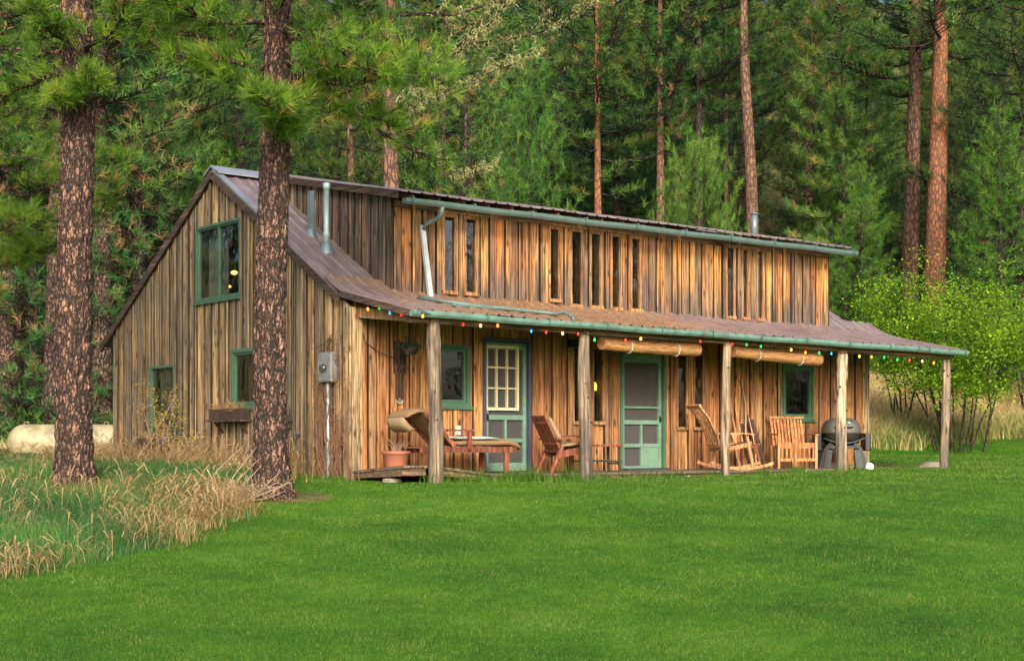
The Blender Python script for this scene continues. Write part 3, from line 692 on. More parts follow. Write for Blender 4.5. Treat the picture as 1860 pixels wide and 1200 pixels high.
# windows
def window(P, a0, a1, z0, z1, fm, gm, fw=.065, proud=.085, sash=None, mull=(), parent=house, name='window', rec=-.02, sill=True):
    mb = MB()
    mb.pbox(P, a0-.01, a0+fw, z0, z1, rec-.05, proud).pbox(P, a1-fw, a1+.01, z0, z1, rec-.05, proud)
    mb.pbox(P, a0+fw, a1-fw, z1-fw, z1+.008, rec-.05, proud+.002).pbox(P, a0+fw, a1-fw, z0-.008, z0+fw, rec-.05, proud+.002)
    fr = mb.build(name, fm, parent)
    if sill: MB().pbox(P, a0-.03, a1+.03, z0-.05, z0-.009, -.02, proud+.035).build('sill', fm, fr)
    b0, b1, y0, y1 = a0+fw, a1-fw, z0+fw, z1-fw
    if sash:
        mb = MB(); sw = sash
        mb.pbox(P, b0+.004, b0+sw, y0+.004, y1-.004, rec-.03, rec+.035).pbox(P, b1-sw, b1-.004, y0+.004, y1-.004, rec-.03, rec+.035)
        mb.pbox(P, b0+sw, b1-sw, y1-sw, y1-.004, rec-.03, rec+.034).pbox(P, b0+sw, b1-sw, y0+.004, y0+sw, rec-.03, rec+.034)
        for m_ in mull: mb.pbox(P, m_-.018, m_+.018, y0+sw, y1-sw, rec-.028, rec+.03)
        mb.build('sash', fm, fr)
    MB().pbox(P, b0, b1, y0, y1, rec-.006, rec).build('pane', gm, fr)
    return fr
w1 = window(Pg, 3.33, 4.91, 2.92, 4.20, M['green'], M['glass'], .035, .07, .03, (4.12,), rec=.015); w1['label'] = 'wide green framed upper gable window with a lamp glowing inside'
w2 = window(Pg, 5.77, 6.76, .50, 1.89, M['green'], M['glass'], .04, .07, rec=.015); w2['label'] = 'green framed lower gable window with pale vertical blind behind the glass'
w3 = window(Pg, 2.55, 3.63, 1.10, 2.05, M['green'], M['glass'], .055, .07, .035, rec=.015)
window(Pf, 1.44, 2.10, 1.08, 2.02, M['green'], M['glass'], .055, .07, .045, rec=.01)
window(Pf, 9.36, 10.23, .95, 1.97, M['green'], M['glass'], .055, .07, .045, rec=.01)
mb = MB()
for k in range(9): mb.pbox(Pg, 5.84+k*.10, 5.90+k*.10, .68, 1.82, -.14, -.12)
mb.build('vertical_blind', M['curtain'], house)
mb = MB(); V = []
for k in range(26): V.append((4.85-.012-k*.027, .03*math.sin(k*1.9)))
for (a, d), (b, e) in zip(V, V[1:]): mb.add([Pg(a, 2.98, -.16+d), Pg(b, 2.98, -.16+e), Pg(b, 4.14, -.16+e), Pg(a, 4.14, -.16+d)], [(0, 1, 2, 3)], .4)
mb.build('curtain', M['curtain'], house)
def slit(P, a0, a1, z0, z1, tr=M['trim'], sill=True):
    mb = MB(); f = .035
    mb.pbox(P, a0-f, a0, z0-.02, z1+.03, -.10, .080).pbox(P, a1, a1+f, z0-.02, z1+.03, -.10, .082)
    mb.pbox(P, a0-f-.02, a1+f+.02, z1, z1+.05, -.10, .088); fr = mb.build('slit_window', tr, house)
    MB().pbox(P, a0-.04, a1+.04, z0-.055, z0, -.08, .11).build('sill', tr, fr)
    MB().pbox(P, a0, a1, z0, z1, .030, .037).build('pane', M['glassd'], fr); return fr
for a, b, z0, z1 in slitA+slitB: slit(Pf, a, b, z0, z1)
for k, (a, b, z0, z1) in enumerate(holesD):
    fr = slit(Pd, a, b, z0, z1)
    if k == 9:
        MB().pbox(Pd, a+.01, b-.01, z0+.01, z1-.05, -.02, -.01).build('white_curtain', M['white'], fr)
# wooden header boards over window groups
for a, b in ((1.80, 2.60), (3.95, 4.8), (4.86, 6.15), (8.2, 9.3)): MB().pbox(Pd, a, b, 4.095, 4.13, .080, .095).build('window_header', M['trim'], house)
# doors
def door(P, a0, a1, z0, z1, kind):
    cs = MB(); cs.pbox(P, a0-.06, a0, z0-.03, z1+.07, -.08, .075).pbox(P, a1, a1+.06, z0-.03, z1+.07, -.08, .075).pbox(P, a0, a1, z1+.012, z1+.07, -.08, .077)
    d = MB()
    st = .075
    d.pbox(P, a0+.01, a0+st, z0, z1, -.02, .02).pbox(P, a1-st, a1-.01, z0, z1, -.02, .02)
    b0, b1 = a0+st, a1-st; mid = (b0+b1)/2
    if kind == 1:
        rails = [(z1-.11, z1), (.88, .955), (.52, .585), (z0, z0+.13)]
        d.pbox(P, mid-.02, mid+.02, z0+.13, .52, -.018, .018).pbox(P, mid-.02, mid+.02, .585, .88, -.018, .018)
    else:
        rails = [(z1-.15, z1), (1.10, 1.135), (.83, .90), (.44, .50), (z0, z0+.06)]
        d.pbox(P, mid-.02, mid+.02, .50, .83, -.018, .018).pbox(P, mid-.02, mid+.02, z0+.06, .44, -.018, .018)
        d.pbox(P, mid+.02, b1, z0+.06, .44, -.012, .008)
    for r0, r1 in rails: d.pbox(P, b0, b1, r0, r1, -.019, .019)
    dr = d.build('screen_door', M['greenl'], house)
    cs.build('door_casing', M['navy'] if kind == 1 else M['green'], dr)
    MB().pbox(P, b0, b1 if kind == 1 else b1, z0+.06, z1-.08, -.0265, -.0235).build('insect_screen', M['screen'], dr)
    MB().pbox(P, a0, a1, z0-.02, z1+.012, -.11, -.085).build('inner_door', M['dkwood'] if kind == 1 else M['inner'], dr)
    hx = a0+.05 if kind == 1 else a1-.05
    MB().pbox(P, hx-.014, hx+.014, .86, .98, .022, .028).tube([P(hx, .88, .025), P(hx, .89, .055), P(hx, .95, .055), P(hx, .96, .025)], .008, 6).build('handle', M['black'], dr)
    if kind == 1:
        s = MB(); x0, x1, y0, y1 = 2.455, 3.085, 1.05, 2.03
        for k in range(4): x = x0+(x1-x0)*k/3; w = .022 if k in (0, 3) else .012; s.pbox(P, x-w, x+w, y0, y1, -.022+(.001*k), .026)
        for k in range(4): y = y0+(y1-y0)*k/3; w = .022 if k in (0, 3) else .012; s.pbox(P, x0-.02, x1+.02, y-w, y+w, -.021, .029)
        s.build('nine_light_sash', M['cream'], dr)
    return dr
M['inner'] = wood('inner_door_wood', [(.30, .22, .13), (.36, .27, .16)], (.2, .17, .12), .4)
door(Pf, 2.42, 3.27, .07, 2.10, 1)['label'] = 'green screen door with cream nine pane sash'
door(Pf, 5.32, 6.27, .06, 2.03, 2)['label'] = 'green screen door with one solid lower panel'
MB().box(5.3, 6.3, -.22, -.06, .056, .085).build('threshold', M['greyp'], house)

# ---------------------------------------------------------------- things on the porch (house-local placing)
def hthing(name, label, cat, s, w, h=None, rot=0, group=None):
    if h is None: h = deckh(s, w) if s < 9.4 else 0
    return tag(empty(name, H(s, w, h), PHI+rot), label, cat, group)
# chaise longue: head at low x, feet at high x
t = hthing('chaise_longue', 'dark red wooden chaise longue with tan cushion beside the first post', 'chaise longue', .45, -.8, deckh(1.2, -.8)+.02)
for sx_ in (.12, 1.55):
    for y in (-.3, .3): MB().box(sx_-.04, sx_+.04, y-.025, y+.025, -.03, .30).build('leg', M['red'], t)
for y in (-.31, .31): MB().box(-.02, 1.72, y-.02, y+.02, .26, .34).build('side_rail', M['red'], t)
mb = MB()
for k in range(14): mb.box(.05+k*.118, .13+k*.118, -.285, .285, .325, .343)
mb.build('slats', M['red'], t)
mb = MB(); mb.beam((.62, -.27, .35), (.12, -.27, .80), .04, .06).beam((.62, .27, .35), (.12, .27, .80), .04, .06)
for k in range(6): q = .08+k*.17; mb.beam((.62-.5*q, -.25, .36+.45*q), (.62-.5*q, .25, .36+.45*q), .07, .018, (.67, 0, .74))
mb.build('backrest', M['red'], t)
for y in (-.36, .36): MB().box(.42, .88, y-.04, y+.04, .57, .60).box(.80, .86, y-.02, y+.02, .30, .57).build('armrest', M['red'], t)
def cushion(pts, wid, th, mat_, name, par, n=10):
    mb = MB(); V = []; F = []; m_ = len(pts); K = 10
    for i, p in enumerate(pts):
        p = Vector(p); d = (Vector(pts[min(i+1, m_-1)])-Vector(pts[max(i-1, 0)])).normalized(); up = Vector((0, 1, 0)).cross(d)*-1
        e = .35 if i in (0, m_-1) else 1
        for k in range(K):
            a = 2*math.pi*k/K; cx = math.cos(a); sy = math.sin(a)
            V.append(p+Vector((0, 1, 0))*wid/2*(abs(cx)**.45*(1 if cx > 0 else -1))+up*th/2*e*(abs(sy)**.7*(1 if sy > 0 else -1)))
    for i in range(m_-1):
        for k in range(K): F.append((i*K+k, i*K+(k+1) % K, (i+1)*K+(k+1) % K, (i+1)*K+k))
    F += [tuple(range(K)), tuple((m_-1)*K+k for k in range(K))]
    return mb.add(V, F, .5).build(name, mat_, par, True)
cushion([(.60, 0, .40), (.5, 0, .47), (.35, 0, .62), (.18, 0, .78), (.10, 0, .86), (-.0, 0, .86), (-.12, 0, .82), (-.20, 0, .77)], .54, .075, M['cush'], 'back_cushion', t)
cushion([(-.24, 0, .76), (-.2, 0, .68), (-.12, 0, .6), (-.05, 0, .6)], .46, .11, M['cushl'], 'folded_cushion', t)
cushion([(.62, 0, .395), (.8, 0, .40), (1.1, 0, .40), (1.4, 0, .40), (1.65, 0, .41), (1.78, 0, .38), (1.86, 0, .31)], .56, .10, M['cush'], 'seat_cushion', t)
m, nt, bs = nodes('striped_towel_cloth'); M['towel'] = m
wv = N(nt, 'ShaderNodeTexWave'); wv.inputs['Scale'].default_value = 2.2; wv.inputs['Distortion'].default_value = 3; wv.inputs['Detail'].default_value = 1; nt.links.new(pos(nt), wv.inputs[0])
nt.links.new(ramp(nt, wv.outputs[0], [(0, (.65, .62, .55)), (.35, (.60, .20, .16)), (.45, (.62, .6, .55)), (.6, (.12, .38, .42)), (.85, (.6, .6, .55)), (1, (.2, .42, .45))]), bs.inputs[0]); bs.inputs['Roughness'].default_value = .95
t = hthing('towel', 'striped blue, red and white towel laid along the chaise longue', 'towel', .45, -.8, deckh(1.2, -.8)+.02)
cushion([(.70, 0, .47), (.85, 0, .478), (1.0, 0, .468), (1.2, 0, .475), (1.42, 0, .468)], .60, .05, M['towel'], 'cloth', t)
# pot
t = hthing('flower_pot', 'wide terracotta pot with dried stems at the left end of the porch', 'flower pot', .40, -.55, deckh(.4, -.5)+.01)
MB().lathe([(0, 0), (.15, 0), (.155, .02), (.19, .19), (.20, .20), (.215, .21), (.22, .245), (.205, .25), (.19, .22), (0, .21)], 22).build('pot', M['terra'], t, True)
MB().lathe([(0, .215), (.185, .225), (.0, .235)], 16).build('soil', M['dkwood'], t)
random.seed(3); mb = MB()
for k in range(16):
    a = random.uniform(0, 6.28); r = random.uniform(0, .12); q = random.uniform(.1, .22)
    mb.tube([(r*math.cos(a), r*math.sin(a), .22), ((r+.04)*math.cos(a), (r+.04)*math.sin(a), .22+q*.6), ((r+.13)*math.cos(a+.3), (r+.13)*math.sin(a+.3), .22+q)], [.005, .004, .002], 4)
mb.build('dried_stems', M['twig'], t)
# small pot under/next to chaise
t = hthing('plant_saucer', 'low dark clay saucer on the boards beside the large terracotta pot', 'saucer', .80, -.35, deckh(.8, -.35)+.004)
MB().lathe([(0, 0), (.13, 0), (.16, .07), (.15, .07), (.12, .02), (0, .02)], 18).build('dish', M['terra'], t, True)

# red brown armchair facing +x
def armchair(t, wm, cush=True):
    for y in (-.27, .27):
        MB().beam((.52, y, 0), (.50, y, .55), .06, .045, (1, 0, 0)).build('leg', wm, t)
        MB().beam((-.08, y, 0), (.12, y, .42), .07, .04, (1, 0, 0)).build('leg', wm, t)
        MB().beam((.0, y*1.12, .52), (.60, y*1.12, .575), .07, .03).build('armrest', wm, t)
    mb = MB(); mb.beam((.05, -.25, .28), (.55, -.25, .36), .03, .1).beam((.05, .25, .28), (.55, .25, .36), .03, .1)
    for k in range(6): q = k/5; mb.beam((.08+.45*q, -.26, .33+.07*q), (.08+.45*q, .26, .33+.07*q), .075, .02)
    mb.build('seat', wm, t)
    mb = MB()
    for k in range(5): y = -.22+.11*k; mb.beam((.12, y, .30), (-.17, y, .88), .09, .022, (1, 0, .4))
    mb.beam((.05, -.27, .45), (.05, .27, .45), .05, .03).beam((-.11, -.27, .77), (-.11, .27, .77), .05, .03); mb.build('backrest', wm, t)
    if cush:
        cushion([(.16, 0, .42), (.10, 0, .55), (.02, 0, .70), (-.06, 0, .85)], .46, .10, M['cushl'], 'back_cushion', t)
        cushion([(.12, 0, .42), (.3, 0, .44), (.52, 0, .46)], .48, .09, M['cushl'], 'seat_cushion', t)
t = hthing('armchair', 'red brown wooden armchair with tan cushions left of the second post', 'armchair', 3.02, -.85, rot=-.28); armchair(t, M['red'])
# long rustic bench/table behind post 2
t = hthing('side_bench', 'low rustic twig bench with dark red top between second post and second door', 'bench', 4.1, -.75)
MB().box(-.45, .45, -.17, .17, .40, .435).build('bench_top', M['red'], t, bevel=.006)
for x in (-.38, .38):
    for y in (-.13, .13): MB().tube([(x+.02, y, 0), (x, y, .2), (x, y, .40)], [.022, .026, .024], 7).build('leg', M['dkwood'], t)
MB().tube([(-.4, -.13, .17), (0, -.13, .18), (.42, -.13, .16)], .016, 6).tube([(-.4, .13, .17), (0, .13, .18), (.42, .13, .16)], .016, 6).tube([(.38, -.14, .13), (.38, .14, .13)], .016, 6).build('stretcher', M['dkwood'], t)

# rocking chair facing +x
def rocker(t, wm):
    for y in (-.29, .29):
        pts = [(-.35+1.15*k/10, y, .02+.16*((k/10-.52)**2)*2.6) for k in range(11)]
        mb = MB()
        for a, b in zip(pts, pts[1:]): mb.beam(a, b, .03, .05, tone=.4)
        mb.build('rocker', wm, t)
        MB().beam((.42, y, .05), (.30, y, .62), .045, .05, (1, 0, 0)).build('leg', wm, t)
        MB().beam((-.05, y, .04), (-.02, y, .42), .045, .05, (1, 0, 0)).build('leg', wm, t)
        mb = MB(); mb.beam((-.17, y*1.08, .60), (.15, y*1.1, .625), .07, .025, tone=.3).beam((.15, y*1.1, .625), (.42, y*1.12, .60), .075, .025, tone=.3); mb.build('armrest', wm, t)
    mb = MB(); mb.beam((-.15, -.27, .33), (.40, -.27, .44), .03, .07).beam((-.15, .27, .33), (.40, .27, .44), .03, .07)
    for k in range(9): q = k/8; z = .37+.10*q-.03*math.sin(q*3.14); mb.beam((-.13+.52*q, -.275, z), (-.13+.52*q, .275, z), .05, .018)
    mb.build('seat', wm, t)
    mb = MB()
    for k in range(7):
        y = -.24+.08*k; p = [(-.14, y, .34), (-.22, y, .60), (-.35, y, .86), (-.52, y, 1.07)]
        for a, b in zip(p, p[1:]): mb.beam(a, b, .035 if 0 < k < 6 else .05, .016 if 0 < k < 6 else .03, (1, 0, .3), tone=.1+.12*k)
    mb.beam((-.53, -.3, 1.08), (-.53, .3, 1.08), .05, .05, (1, 0, .7)).beam((-.18, -.28, .42), (-.18, .28, .42), .04, .03)
    mb.build('backrest', wm, t)
t = hthing('rocking_chair', 'pale slatted wooden rocking chair seen from the side at the third post', 'rocking chair', 6.92, -.85, rot=-.42); rocker(t, M['oakl'])
# slatted chair facing out
t = hthing('slatted_chair', 'orange brown high-backed slatted porch chair under the right green window', 'chair', 8.86, -.72, rot=-PHI+.12); t.scale = (.82, 1, 1)
mb = MB()
for k in range(10): x = -.34+.0756*k; mb.beam((x, .22, .38), (x, .40, .90-.004*abs(k-4.5)), .045, .018, (0, 1, 0))
mb.beam((-.40, .395, .92), (.40, .395, .92), .06, .035).beam((-.38, .22, .40), (.38, .22, .40), .04, .05).box(-.42, -.37, .20, .25, .0, .42).box(.37, .42, .20, .25, 0, .42)
mb.build('backrest', M['oak'], t)
for x in (-.42, .42):
    MB().box(x-.025, x+.025, -.30, -.24, 0, .60).build('leg', M['oakl'], t)
    MB().beam((x, .33, .62), (x, -.32, .60), .07, .028).build('armrest', M['oak'], t)
mb = MB(); mb.box(-.39, .39, -.30, -.27, .36, .46)
for k in range(9): mb.box(-.38, .38, -.26+.055*k, -.222+.055*k, .43-.008*k, .448-.008*k)
mb.build('seat', M['oak'], t)
mb = MB()
for k in range(8): mb.box(-.36+.1*k, -.32+.1*k, -.29, -.275, .18, .36)
mb.box(-.39, .39, -.295, -.27, .13, .18); mb.build('apron', M['oak'], t)
# small red table
t = hthing('small_table', 'small dark red side table just left of the slatted chair', 'side table', 7.72, -.55)
MB().box(-.22, .22, -.22, .22, .42, .445).box(-.2, .2, -.2, .2, .37, .418).build('table_top', M['red'], t)
for x in (-.17, .17):
    for y in (-.17, .17): MB().beam((x*1.35, y*1.35, 0), (x, y, .38), .035, .035, (1, 0, 0)).build('leg', M['red'], t)
# leaning sticks and boards
random.seed(12)
for i, (s_, h, r, bend, lab) in enumerate(((8.02, 1.45, .014, .05, 'tall pale walking stick leaning on the wall, leftmost of the sticks'), (8.22, 1.62, .017, -.06, 'longest crooked walking stick leaning on the wall'), (8.35, 1.3, .012, .04, 'thin pale walking stick leaning beside the crooked one'), (7.95, 1.05, .013, -.03, 'short walking stick leaning left of the tall pale one'))):
    t = hthing('walking_stick', lab, 'stick', s_, -.32, group='sticks leaning on the porch wall')
    MB().tube([(0, 0, 0), (bend, .09, h*.35), (-bend*.5, .17, h*.7), (bend*.3, .24, h)], [r, r*1.1, r, r*.6], 7, random.random()).build('shaft', M['oakl'] if i != 1 else M['twig'], t)
for i, (s_, h, l) in enumerate(((8.48, .95, -.12), (8.56, .88, -.08), (8.3, .8, -.1))):
    t = hthing('dark_board', ['tallest dark weathered board leaning behind the slatted chair', 'middle dark weathered board leaning behind the slatted chair', 'short dark weathered board leaning nearest the sticks'][i], 'board', s_, -.28, group='dark boards leaning on the porch wall')
    MB().beam((.0-l, 0, 0), (l*1.2, .18, h), .09, .02, (0, 1, 0)).build('plank', M['dkwood'], t)
# grill, faces the camera side
t = hthing('gas_grill', 'black gas grill with domed grey lid behind the fourth post', 'grill', 10.22, -.72, .0, rot=-PHI-.05)
V = []; F = []; mb = MB(); K = 20; prof = [(1.0, 0), (1.0, .07), (.93, .15), (.78, .22), (.5, .265), (.0, .28)]
for r, z in prof:
    for k in range(K):
        a = 2*math.pi*k/K; ca, sa = math.cos(a), math.sin(a)
        V.append((.36*r*abs(ca)**.7*(1 if ca > 0 else -1), .26*r*abs(sa)**.7*(1 if sa > 0 else -1), .70+z))
for i in range(len(prof)-1):
    for k in range(K): F.append((i*K+k, i*K+(k+1) % K, (i+1)*K+(k+1) % K, (i+1)*K+k))
ld = mb.add(V, F, .5).build('lid', M['lid'], t, True)
MB().tube([(-.16, -.26, .80), (-.16, -.30, .80), (.16, -.30, .80), (.16, -.26, .80)], .013, 8).build('lid_handle', M['black'], ld, True)
MB().tube([(.1, -.24, .87), (.1, -.25, .88)], .03, 12).build('thermometer', M['galv'], ld)
mb = MB(); V = []; F = []
for r, z in [(1.02, 0), (.98, -.10), (.85, -.19), (.6, -.23), (0, -.24)]:
    for k in range(K):
        a = 2*math.pi*k/K; ca, sa = math.cos(a), math.sin(a)
        V.append((.36*r*abs(ca)**.6*(1 if ca > 0 else -1), .26*r*abs(sa)**.6*(1 if sa > 0 else -1), .695+z))
for i in range(4):
    for k in range(K): F.append((i*K+k, i*K+(k+1) % K, (i+1)*K+(k+1) % K, (i+1)*K+k))
mb.add(V, F, .5).build('firebox', M['black'], t, True)
# chrome front rail curve
MB().tube([(-.38+.76*k/12, -.30, .60-.10*math.sin(math.pi*k/12)) for k in range(13)], .014, 8).build('front_rail', M['greyp'], t, True)
for x in (-.445, .445):
    MB().box(x-.055, x+.055, -.24, .24, .36, .69).build('side_table', M['black'], t, bevel=.02)
for sgn in (-1, 1):
    for y in (-.2, .2):
        mb = MB(); p = [(sgn*.20, y, .50), (sgn*.30, y, .42), (sgn*.36, y, .25), (sgn*.42, y, .0)]
        for a, b in zip(p, p[1:]): mb.beam(a, b, .05, .075, (sgn, 0, .3), tone=.5)
        mb.build('leg', M['black'], t)
    MB().hexa([(sgn*.24, -.235, .02), (sgn*.37, -.235, .02), (sgn*.37, -.225, .02), (sgn*.24, -.225, .02), (sgn*.20, -.235, .38), (sgn*.30, -.235, .38), (sgn*.30, -.225, .38), (sgn*.20, -.225, .38)]).build('leg_panel', M['greyp'], t)
MB().box(-.30, .30, -.2, .2, .40, .46).box(-.36, .36, -.19, .19, .09, .115).build('cart_frame', M['greyp'], t, bevel=.01)
for y in (-.22, .22):
    w_ = MB().tube([(.48, y-.02, .07), (.48, y+.02, .07)], .075, 16).build('wheel', M['white'], t)
# stones
def rock(name, label, cat, loc, sx_, sy_, sz_, mat_, seed, cathandle=None):
    random.seed(seed); bm = bmesh.new(); bmesh.ops.create_icosphere(bm, subdivisions=3, radius=1)
    for v in bm.verts:
        n = noise.noise(v.co*1.3+Vector((seed, 0, 0)))*.35+noise.noise(v.co*3+Vector((0, seed, 0)))*.12
        v.co *= 1+n; v.co.x *= sx_; v.co.y *= sy_; v.co.z *= sz_
    me = bpy.data.meshes.new(name); bm.to_mesh(me); bm.free(); me.polygons.foreach_set('use_smooth', [True]*len(me.polygons)); me.materials.append(mat_)
    o = bpy.data.objects.new(name, me); COL.objects.link(o); o.location = loc; return tag(o, label, cat)
rock('flat_stone', 'flat grey brown stone lying in the grass left of the last post', 'stone', (8.3, 29.2, G(8.3, 29.2)+.04), .24, .16, .10, M['stone'], 2)
rock('red_rock', 'rough reddish rock on the ground seen through the grill legs', 'rock', H(10.75, -.2, .08), .17, .14, .19, M['rstone'], 5)
# sled / old rack on the wall
t = hthing('hanging_wall_rack', 'dark old wooden sled shaped rack hanging on the porch wall left of the first post', 'wall rack', .78, 0, 0)
mb = MB(); mb.box(-.105, -.06, -.085, -.062, 1.55, 2.03).box(-.045, .0, -.09, -.062, 1.55, 2.06).box(.015, .06, -.085, -.062, 1.55, 2.02).box(.075, .11, -.09, -.062, 1.55, 2.0).build('slats', M['dkwood'], t)
MB().box(-.115, .12, -.105, -.091, 1.62, 1.68).box(-.115, .12, -.105, -.091, 1.90, 1.94).build('crosspiece', M['dkwood'], t)
MB().box(-.07, -.035, -.095, -.06, 1.16, 1.55).box(.035, .07, -.095, -.06, 1.16, 1.55).box(-.012, .012, -.085, -.065, 1.2, 1.55).build('runner', M['dkwood'], t)
MB().tube([(-.07, -.08, 1.17), (-.04, -.085, 1.12), (.0, -.09, 1.10), (.04, -.085, 1.12), (.07, -.08, 1.17)], .008, 6).build('metal_loop', M['galv'], t)
# ladle
t = hthing('wooden_paddle', 'long handled wooden spoon hanging on the wall left of the fourth post', 'paddle', 10.82, 0, 0)
MB().tube([(-.02, -.09, 1.78), (-.01, -.09, 1.45)], .014, 6).build('handle', M['oakl'], t); MB().lathe([(0, 0), (.05, .02), (.06, .08), (.03, .15), (0, .17)], 10, (0.01, -.11, 1.30)).build('bowl', M['oak'], t, True)
MB().tube([(.0, -.12, 1.32), (.07, -.13, 1.27), (.12, -.12, 1.25)], .012, 6).build('hook', M['galv'], t)
# outlet with cord
t = hthing('outlet_box', 'small white electrical outlet box with a hanging cord left of the first door', 'outlet', 1.86, 0, 0)
MB().box(-.04, .04, -.105, -.06, .64, .78).build('box', M['white'], t, bevel=.006); MB().tube([(.03, -.11, .68), (.08, -.12, .60), (.07, -.11, .45), (.05, -.1, .3)], .007, 5).build('cord', M['cord'], t)
# hanging basket near first post
t = hthing('hanging_basket', 'dark hanging basket of dry foliage under the porch roof left of the first post', 'hanging basket', .62, -.6, 0)
MB().lathe([(0, 1.80), (.09, 1.81), (.13, 1.90), (.12, 1.90), (0, 1.86)], 12).build('basket', M['dkwood'], t, True)
MB().tube([(0, 0, 1.9), (0, 0, 2.28)], .004, 4).build('chain', M['cord'], t)
r_ = np.random.default_rng(4); a_ = r_.normal(size=(50, 3))*np.array([.09, .09, .05])+np.array([0, 0, 1.93])
npmesh('foliage', *needles(a_, unit(r_.normal(size=(50, 3))+[0, 0, .4]), 6, .08, .012, r_.random(50)*.5, rg=r_), M['pineblue'], t)
# speaker box and lantern
t = hthing('porch_speaker', 'small black speaker box mounted high beside the second post', 'speaker', 4.2, 0, 0); MB().box(-.14, .02, -.20, -.07, 2.07, 2.2).build('box', M['black'], t, bevel=.01); MB().box(-.12, -.1, -.07, -.055, 2.1, 2.16).build('bracket', M['black'], t)
t = hthing('hanging_lantern', 'small glowing yellow lantern seen in the slit window right of the second post', 'lantern', 4.745, 0, 0)
MB().lathe([(0, 1.38), (.032, 1.39), (.036, 1.47), (.02, 1.52), (0, 1.52)], 10, (0, .0, 0)).build('lit_glass', emis('lantern_glow', (1, .72, .12), 2.2), t, True)
MB().tube([(0, 0, 1.52), (0, 0, 2.02)], .004, 4).build('wire', M['cord'], t)
# lamp inside upper gable window
t = tag(empty('ceiling_lamp', H(.45, 4.50, .10), PHI), 'glowing round lamp inside the upper gable window', 'lamp')
MB().lathe([(0, 3.30), (.04, 3.31), (.065, 3.34), (.04, 3.37), (0, 3.38)], 12).build('lit_globe', emis('lamp_glow', (1, .55, .18), 2.4), t, True)
MB().tube([(0, 0, 3.4), (0, 0, 4.3)], .008, 5).build('rod', M['dkwood'], t)
MB().lathe([(0, 3.07), (.03, 3.08), (.045, 3.105), (0, 3.12)], 10, (-.1, -.0, 0)).build('candle_bulb', bpy.data.materials['lamp_glow'], t, True)
# blinds
def blind(name, label, s0, s1, h0, h1):
    t = hthing(name, label, 'roller blind', s0, -1.30, 0, group='rolled blinds under the porch beam'); L = s1-s0
    mb = MB(); V = []; F = []; K = 70; n = 14
    for i in range(K+1):
        q = i/K
        for k in range(n):
            a = 2*math.pi*k/n; r = .102*(1+.05*math.sin(2*a+q*4))*(1 if i % 2 else .965); V.append((L*q, r*math.cos(a), h0+(h1-h0)*q-.02*math.sin(math.pi*q)+r*math.sin(a)))
    for i in range(K):
        for k in range(n): F.append((i*n+k, i*n+(k+1) % n, (i+1)*n+(k+1) % n, (i+1)*n+k))
    F += [tuple(range(n)), tuple(K*n+k for k in range(n))]
    mb.add(V, F, .3).build('rolled_slats', M['bamboo'], t)
    for q in (.27, .76):
        MB().lathe([], 3) if False else None
        z = h0+(h1-h0)*q-.02
        MB().tube([(L*q, .108*math.cos(a), z+.11*math.sin(a)) for a in [2*math.pi*k/10 for k in range(11)]], .006, 5, caps=False).tube([(L*q, 0, z+.105), (L*q, -.02, z+.2)], .004, 4).build('tie_cord', M['white'], t)
    MB().box(.05, L-.05, -.01, .012, max(h0, h1)+.04, max(h0, h1)+.10).build('head_rail', M['trim'], t)
blind('bamboo_blind', 'level rolled bamboo blind hanging above the second screen door', 3.72, 5.85, 2.06, 2.04)
blind('bamboo_blind', 'sloping rolled bamboo blind hanging above the right green window', 6.66, 8.90, 2.05, 1.98)
# string lights
t = hthing('string_lights', 'string of coloured bulbs strung along the porch eave', 'string lights', 0, 0, 0)
BC = dict(o=(1, .22, .03), g=(.02, .6, .12), b=(.03, .35, .6), r=(.9, .03, .03), y=(1, .55, .12))
BM = {k: emis('bulb_'+n_, v, 2.3 if k in 'oy' else .9) for (k, v), n_ in zip(BC.items(), ('orange', 'green', 'blue', 'red', 'yellow'))}
bulbs = [(668, 560, 'o'), (689, 558, 'g'), (708, 567, 'b'), (729, 570, 'r'), (768, 573, 'o'), (841, 588, 'r'), (873, 590, 'y'), (904, 590, 'o'), (965, 600, 'b'), (992, 602, 'r'), (1022, 604, 'y'), (1050, 605, 'r'), (1080, 616, 'g'), (1136, 617, 'r'), (1164, 614, 'y'), (1272, 619, 'r'), (1330, 624, 'r'), (1356, 625, 'g'), (1382, 628, 'g'), (1437, 634, 'y'), (1463, 639, 'o'), (1488, 640, 'g'), (1510, 641, 'b'), (1535, 645, 'r'), (1561, 646, 'y'), (1583, 647, 'o'), (1606, 648, 'g'), (1630, 652, 'g'), (1652, 653, 'r'), (1675, 655, 'y'), (1696, 658, 'o')]
cordpts = []
for i, (px, py, cc) in enumerate(bulbs):
    r_ = (px-930)/2680
    if i < 5:      # along the end beam
        s_ = .02; w_ = (HC.x+CU*s_-r_*(HC.y+SU*s_))/(SU+r_*CU)
    else:
        w_ = -1.53; s_ = (r_*(HC.y+CU*w_)-HC.x+SU*w_)/(CU-r_*SU)
    z = HC.y+SU*s_+CU*w_; h = (800-py)*z/2680+.55
    cordpts.append((s_, w_, h+.045))
    b = MB().lathe([(0, -.036), (.013, -.03), (.018, -.012), (.014, .006), (.010, .014)], 10, (s_, w_, h)).build('bulb', BM[cc], t, True)
    MB().tube([(s_, w_, h+.014), (s_, w_, h+.045)], .011, 8).build('socket', M['cord'], b)
cp = []
for a, b in zip(cordpts, cordpts[1:]):
    cp += [a, ((a[0]+b[0])/2, (a[1]+b[1])/2, (a[2]+b[2])/2-.012)]
cp.append(cordpts[-1]); MB().tube(cp, .005, 5).build('cord', M['cord'], t)
MB().tube([(.1, -.07, 2.3), (.16, -.09, 2.0), (.4, -.1, 1.85), (.68, -.1, 1.78)], .008, 5).build('lead_cord', M['cord'], t)

